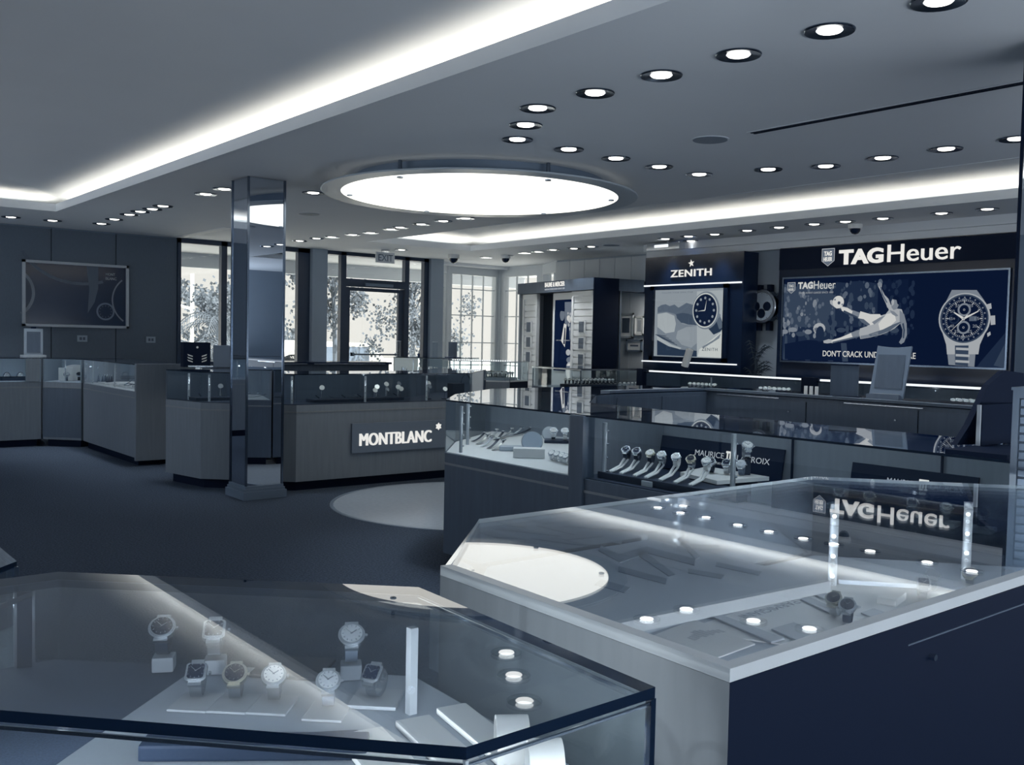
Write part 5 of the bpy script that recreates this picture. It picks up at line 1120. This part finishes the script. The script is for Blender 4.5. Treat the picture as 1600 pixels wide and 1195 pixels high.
# ---- on the rear arm of the island
zD = 1.11
bd = thing('leaflet_board', 'plain dark upright board on the rear arm of the island', 'board', (6.75, 4.15, zD))
q = [(6.331,3.997),(6.518,3.927)]
f = frame((6.72, 4.28, zD), (.12, -.30, 0), (0, 0, 1)); MB().obox(f, 0, .21, 0, .245, -.02, 0).build('board', M_woodd, bd); MB().obox(f, .0, .21, .245, .255, -.02, .004).build('cap', M_navym, bd); MB().obox(f, -.02, .23, 0, .008, -.06, .04).build('foot', M_navym, bd)
td = thing('picture_stand', 'tilted framed stand with curved top edge on the rear arm of the island', 'stand', (6.75, 3.85, zD))
f = frame((6.76, 3.97, zD+.015), (.05, -.42, -.0), (.10, -.03, .45)); n = 8
b = MB(); top = [(.26*i/n+.02, .40-.012*math.sin(PI*i/n)) for i in range(n+1)]
pl_ = [(0, 0), (.26, 0)]+top[::-1]
b.add([tuple(f @ Vector((x, y, z))) for z in (0, -.02) for x, y in pl_], [tuple(range(len(pl_))), tuple(range(len(pl_), 2*len(pl_)))]+[(i, (i+1) % len(pl_), (i+1) % len(pl_)+len(pl_), i+len(pl_)) for i in range(len(pl_))])
b.build('frame', M_framel, td); MB().obox(f, .035, .245, .07, .33, .001, .004).build('panel', M_woodd, td); MB().obox(f, .0, .25, -.025, .015, -.03, .05).build('base', M_woodd, td); MB().obox(f, .03, .24, .025, .028, .001, .004).build('light_line', M_steel, td)
cl = thing('paper_roll', 'tilted pale cylinder standing in front of the star sign poster', 'cylinder', (9.15, 7.9, 1.14))
q = [(7.731,1.225),(7.658,1.429)]
MB().tube([(9.0, q[0][0], q[0][1]), (9.0, q[1][0], q[1][1])], .045, 16).build('roll', M_paper, cl, smooth=True)
MB().box(8.98, 9.04, q[0][0]-.04, q[0][0]+.04, 1.12, q[0][1]).build('foot', M_navym, cl)
for i in range(3): 
    o = thing('lipstick_tester', ['left', 'middle', 'right'][i]+' tiny pale stick beside the plain dark board on the island', 'sample', (6.72, 4.50-.05*i, zD)); MB().box(6.71, 6.73, 4.49-.05*i, 4.51-.05*i, zD, zD+.07).build('stick', M_paper, o)
# black open stand with a bright strip at the right end of the island front arm
bs = thing('book_stand', 'black angled display book with a pale vertical strip at the right end of the island', 'stand', (3.9, 1.9, 1.10))
q = [(3.398,1.697),(3.622,1.571)]
MB().prism([(3.605, 1.79), (3.605, 1.56), (4.0, 1.52), (4.0, 1.79)], 1.10, 1.118).build('base', M_navym, bs)
f = frame((3.80, 1.84, 1.118), (.42, -.10, 0), (.13, .0, .3))
b = MB(); pl_ = [(0, 0), (.42, 0), (.42, .29), (.30, .30), (.20, .24), (.08, .08)]
b.add([tuple(f @ Vector((x, y, z))) for z in (0, -.03) for x, y in pl_], [tuple(range(6)), tuple(range(6, 12))]+[(i, (i+1) % 6, (i+1) % 6+6, i+6) for i in range(6)]); b.build('back', M_navym, bs)
q = [(1.779,1.262),(1.771,1.074)]
MB().box(3.83, 3.84, q[0][0]-.012, q[0][0]+.002, 1.12, q[0][1]+.02).build('bright_strip', M_inkl, bs)
MB().box(3.84, 4.2, q[0][0]-.016, q[0][0]-.010, 1.12, q[0][1]+.02).build('side_leaf', M_navym, bs)

# ---- mirrored pillar at the right edge with louvred cabinet
mp_ = thing('edge_pillar', 'mirror-clad pillar cut by the right edge of the picture', 'pillar', (4.75, 2.0, 0))
q = [(0.000,0.000)]
d1 = Vector((2.30, 1.0, 0)).normalized(); px, py = 4.60, 1.985
f = frame((px, py, 0), (.03, -1, 0), (0, 0, 1))
MB().obox(f, 0, .35, .10, 2.905, -.35, -.005).build('core', M_navym, mp_); MB().obox(f, .008, .345, .10, 2.905, -.005, 0).build('mirror_panel', M_mirror, mp_)
MB().obox(f, -.006, .006, .0, 2.907, -.01, .006).build('corner_trim', M_navym, mp_); MB().obox(f, -.03, .38, 0, .10, -.38, .03).build('base', M_framel, mp_)
lc = thing('louvred_cabinet', 'cabinet with horizontal dark louvres at the right edge', 'cabinet', (4.3, 1.9, 0))
f = frame((3.27, 1.405, 0), (.12, -.9, 0), (0, 0, 1))
MB().obox(f, 0, .02, .0, 1.37, -.2, 0).obox(f, .02, .14, 1.345, 1.37, -.2, 0).obox(f, .02, .14, .0, 1.05, -.2, 0).obox(f, .02, .14, 1.05, 1.345, -.2, -.18).build('frame', M_woodd, lc)
for k in range(10): MB().obox(f, .022, .14, 1.058+k*.029, 1.058+k*.029+.021, -.03, -.010).build('louvre', M_ink, lc)
MB().obox(f, -.004, .144, 1.37, 1.38, -.204, .006).build('top', M_woodd, lc)

# ---- Montblanc counter contents: trays of pens and watches
zH = .838
def pen_tray(label, x, y, n, seed):
    t = thing('pen_tray', label, 'tray', (x, y, zH)); rng = random.Random(seed)
    b = MB().box(x-.28, x+.28, y-.10, y+.10, zH, zH+.03); b.build('tray', M_deckd, t, bevel=.004)
    for i in range(n):
        xx = x-.22+.44*i/max(1, n-1); MB().tube([(xx, y-.06, zH+.045), (xx+.03, y+.06, zH+.06)], .006, 6).build('pen', M_steel if i % 2 else M_navy, t)
pen_tray('pen tray just right of the mirrored pillar inside the counter', 4.75, 8.66, 4, 1); pen_tray('pen tray in the middle of the counter left of the lit watches', 5.25, 8.70, 3, 2); pen_tray('pen tray inside the left wing of the counter', 3.80, 9.3, 3, 3)
hp = [(5.18, 8.62), (5.25, 8.70), (5.34, 8.66), (5.40, 8.74), (5.46, 8.62), (5.52, 8.70), (5.60, 8.78), (5.86, 8.62), (5.92, 8.72), (6.05, 8.60), (4.62, 8.72), (3.95, 8.92), (4.02, 9.0), (3.78, 9.25)]
for i, (x, y) in enumerate(hp):
    wch = 'in the plaque counter' if i < 11 else 'in the left wing of the plaque counter'
    o = thing('cufflink_stand', '', 'stand', (x, y, zH))
    o['label'] = ORDN[i if i < 11 else i-11]+' stalk stand with a round shiny head '+wch; o['group'] = 'stalk stands '+wch
    MB().tube([(x, y, zH), (x, y-.01, zH+.10+.03*(i % 3))], .004, 6).build('stalk', M_steel, o)
    c = (x, y-.015, zH+.11+.03*(i % 3)); b = MB().lathe([(.026, -.004), (.026, .004)], (0, 0, 0), 16, axis='y'); rt = Matrix.Translation(c) @ Matrix.Rotation(-.5, 4, 'X') @ Matrix.Rotation(rng.uniform(-.4, .4), 4, 'Z'); b.v = [tuple(rt @ Vector(v)) for v in b.v]; b.build('head', M_steel if i % 2 else M_white, o)
    if i < 14: MB().lathe([(.03, 0), (.03, .008)], (x, y, zH), 12).build('base', M_deckd, o)
cushion('black_box', 'black upright box near the right end of the plaque counter', 6.22, 8.62, zH, .16, .10, .17, M_deckd, rz=0, cat='box')
cushion('brochure', 'open dark brochure at the right end of the plaque counter', 6.5, 8.85, zH, .30, .18, .012, M_deckg, rz=.5, cat='brochure')
t = thing('wire_necklace_stand', 'looped necklace stand at the right end of the plaque counter', 'stand', (6.62, 8.98, zH))
MB().tube([(6.62+.09*math.cos(a), 8.98+.03*math.cos(a), zH+.13+.12*math.sin(a)) for a in [i*PI/10 for i in range(21)]], .006, 6).build('loop', M_darkchrome, t)
cushion('leather_satchel', 'dark handbag-shaped stand with a pale fan emblem in front of the left window', 3.95, 10.35, 1.131, .30, .09, .27, M_navym, rz=-.0, cat='bag')
bg = [o for o in C.objects if o.get('category') == 'bag'][0]
b = MB()
for sg in (-1, 1):
    for k in range(3): b.add([(3.95+sg*(.05), 10.302, 1.131+.11-k*.03), (3.95+sg*.10, 10.302, 1.131+.125-k*.03), (3.95+sg*.11, 10.302, 1.131+.142-k*.03), (3.95+sg*.05, 10.302, 1.131+.122-k*.03)], [(0, 1, 2, 3)])
b.build('emblem', M_paper, bg); MB().lathe([(.012, 0), (.012, .003)], (3.95, 10.300, 1.131+.215), 10, axis='y').build('button', M_paper, bg)
cushion('dark_carton', 'dark box half hidden behind the mirrored pillar on the counter', 4.27, 10.3, 1.131, .26, .16, .24, M_ink, rz=-.35, cat='box')
cushion('bag_riser', 'low clear riser under the handbag-shaped stand', 3.95, 10.2, 1.131, .26, .04, .02, M_steel, cat='riser')

# ---- contents of the left cases
cushion('jewel_tray', 'dark tray of two domed rings in the case at the left edge', 2.83, 13.75, .838, .42, .16, .05, M_deckd, rz=0, cat='tray')
for i, x in enumerate((2.76, 2.92)):
    o = thing('domed_ring', ['left', 'right'][i]+' shiny domed ring on the dark tray at the left edge', 'jewellery', (x, 13.72, .888)); MB().lathe([(.05, 0), (.045, .03), (.02, .055), (.0, .06)], (x, 13.72, .888), 16, cap=False).build('dome', M_steel, o, smooth=True); MB().lathe([(.052, 0), (.052, .006)], (x, 13.72, .888), 16).build('base', M_darkchrome, o)
cushion('white_box', 'white box with tilted print in the corner case', 3.42, 13.52, .838, .17, .06, .17, M_paper, rz=-.15, cat='box')
t = thing('white_arch', 'white arched riser in the corner case behind the box', 'riser', (3.6, 13.58, .838))
pr = [(-.16, 0), (.16, 0)]+[(.16*math.cos(a), .14+.07*math.sin(a)) for a in [i*PI/10 for i in range(11)]]
MB().add([(3.56+a, yy, .838+b_) for yy in (13.56, 13.60) for a, b_ in pr], [tuple(range(len(pr))), tuple(range(len(pr), 2*len(pr)))]+[(i, (i+1) % len(pr), (i+1) % len(pr)+len(pr), i+len(pr)) for i in range(len(pr))]).build('arch', M_white, t)
for i, (x, y, z) in enumerate(((3.56, 13.42, .838), (3.66, 13.38, .838), (3.40, 13.40, .838), (3.60, 13.36, .92))):
    watch([0, 5, 6, 0][i], x, y, z, ['dark watch left of', 'square watch right of', 'small dark watch in front of', 'raised watch over'][i]+' the white box in the corner case', s=1.9)
cushion('watch_block', 'dark block raising one watch in the corner case', 3.60, 13.36, .838, .06, .05, .08, M_deckd)
for i in range(3):
    cushion('white_board', ['near', 'middle', 'far'][i]+' slanted white board in the left case before the end panel', 3.82, 11.25+.62*i, .838, .44, .5, .02, M_white, rz=0, cat='board')
for i in range(16):
    x, y = 3.70+.07*(i % 4), 11.15+.26*(i//4)+.04*(i % 3)
    o = thing('necklace', ORDN[i]+' fine chain necklace, counted from the near end, on the left case boards', 'jewellery', (x, y, .859), 0, 'chains on the white boards in the left case')
    MB().tube([(x-.09, y-.03, .862), (x-.03, y-.05, .862+.03*(i % 2)), (x+.03, y+.02, .875+.05*(i % 2)), (x+.09, y+.04, .865)], .004, 5).build('chain', M_darkchrome, o)
for i in range(7):
    x, y = 3.66+.045*(i % 3), 12.55+.06*i
    o = thing('ring_stand', ORDN[i]+' dark ring stand with glinting tip at the far end of the left case', 'stand', (x, y, .84), 0, 'ring stands at the far end of the left case')
    MB().lathe([(.022, 0), (.012, .05), (.006, .09)], (x, y, .84), 10).build('cone', M_deckd, o, smooth=True); MB().lathe([(0, .085), (.014, .095), (.014, .105), (0, .115)], (x, y, .84), 10, cap=False).build('ring', M_steel, o)

# ---- far cases: trays packed with small watches
def packed(poly_p, n, m, z, k_list, label, group, s=1.5):
    (xa, ya), (xb, yb), (xc, yc) = poly_p     # origin, end of row, end of column
    for i in range(n):
        for j in range(m):
            u, v = i/max(1, n-1), j/max(1, m-1)
            x = xa+(xb-xa)*u+(xc-xa)*v; y = ya+(yb-ya)*u+(yc-ya)*v
            watch(k_list[(i*3+j*2) % len(k_list)], x, y, z, '%s from left, %s row, %s' % (ORDN[i], ['front', 'middle', 'back'][j if m == 3 else 2*j], label), group, s=s, lite=True)
packed(((8.22, 11.12), (8.58, 10.76), (8.5, 11.38)), 9, 3, .956, [1, 3, 2], 'small watch in the packed tray of the dark pedestal case', 'watches packed in the pedestal case', 1.35)
packed(((8.62, 10.78), (8.88, 10.90), (8.55, 11.2)), 5, 3, .956, [1, 3, 4], 'small watch at the dark end of the pedestal case tray', 'watches at the dark end of the pedestal case', 1.35)
cushion('watch_tray', 'long dark tray in the thin-railed glass case', 9.2, 9.62, .868, .75, .35, .045, M_deckd, rz=0, cat='tray')
packed(((8.86, 9.52), (9.55, 9.50), (8.86, 9.72)), 11, 2, .914, [1, 3, 4], 'small watch on the long dark tray in the thin-railed case', 'watches on the dark tray of the thin-railed case', 1.3)
packed(((9.62, 9.42), (9.92, 9.40), (9.62, 9.60)), 5, 2, .868, [1, 2, 3], 'small watch right of the dark tray in the thin-railed case', 'watches right of the tray in the thin-railed case', 1.3)
for i, (yc, lb) in enumerate(((7.65, 'left pale riser with a cluster of watches under the star sign'), (6.60, 'second pale riser with a cluster of watches, below the wall clock'), (4.35, 'right pale riser with a cluster of watches under the big sign'), (3.95, 'last pale riser at the right under the big sign'))):
    cushion('watch_riser', lb, 9.25, yc, .806, .22, .42, .13, M_deckg, rz=0, cat='riser')
    packed(((9.2, yc+.16), (9.2, yc-.16), (9.28, yc+.16)), 6, 2, .936, [1, 2, 4], ['small watch in the cluster under the star sign', 'small watch in the cluster below the wall clock', 'small watch in the cluster under the big sign', 'small watch in the last cluster under the big sign'][i], 'cluster %s' % lb.split(' ')[0], 1.5)
t = thing('name_block', 'dark lettered block before the right cluster of watches on the island', 'sign', (6.9, 3.3, 1.11))
f = frame((6.95, 3.72, .80), (0, -1, 0), (.3, 0, 1)); MB().obox(f, 0, .40, 0, .16, -.02, 0).build('block', M_navym, t)
# necklace busts in the bright case
for i, (x, y) in enumerate(((8.1, 12.6), (8.3, 12.45), (8.5, 12.3), (8.7, 12.35), (8.9, 12.5), (8.6, 12.6))):
    o = thing('necklace_bust', '', 'stand', (x, y, .868)); o['label'] = ORDN[i]+' white necklace bust from the left in the bright case before the bay'; o['group'] = 'necklace busts in the bright case'
    MB().add([(x-.05, y-.03, .868), (x+.05, y-.03, .868), (x+.05, y+.03, .868), (x-.05, y+.03, .868), (x-.03, y+.01, 1.05), (x+.03, y+.01, 1.05), (x+.03, y+.03, 1.05), (x-.03, y+.03, 1.05)], [(0, 1, 2, 3), (4, 5, 6, 7), (0, 1, 5, 4), (1, 2, 6, 5), (2, 3, 7, 6), (3, 0, 4, 7)]).build('bust', M_white, o)
    MB().tube([(x-.035, y-.02, 1.02), (x, y-.04, .93), (x+.035, y-.02, 1.02)], .004, 5).build('pearl_strand', M_darkchrome, o)
cushion('dark_box', 'dark book-like box with an oval emblem standing on the bright case before the bay', 8.98, 12.55, 1.205, .14, .04, .24, M_woodd, cat='box')
cushion('box_base', 'dark low base under the upright box on the bright case', 8.93, 12.47, 1.201, .26, .10, .006, M_navym, cat='base')
t = thing('perfume_bottle', 'tiny dark bottle on the bright case before the bay', 'bottle', (8.3, 12.5, 1.20)); MB().lathe([(.018, 1.20), (.018, 1.25), (.007, 1.265), (.007, 1.285)], (8.3, 12.5, 0), 12).build('bottle', M_navy, t); MB().lathe([(.009, 1.285), (.009, 1.30)], (8.3, 12.5, 0), 12).build('cap', M_ink, t)
for i, (x, y) in enumerate(((8.05, 12.7), (8.5, 12.35), (9.15, 12.6))):
    o = thing('acrylic_riser', ['left', 'middle', 'right'][i]+' clear acrylic riser on top of the bright case', 'riser', (x, y, 1.20)); MB().box(x-.03, x+.03, y-.03, y+.03, 1.201, 1.44).build('block', M_glass, o); MB().box(x-.032, x+.032, y-.032, y+.032, 1.44, 1.446).build('cap', M_gline, o)
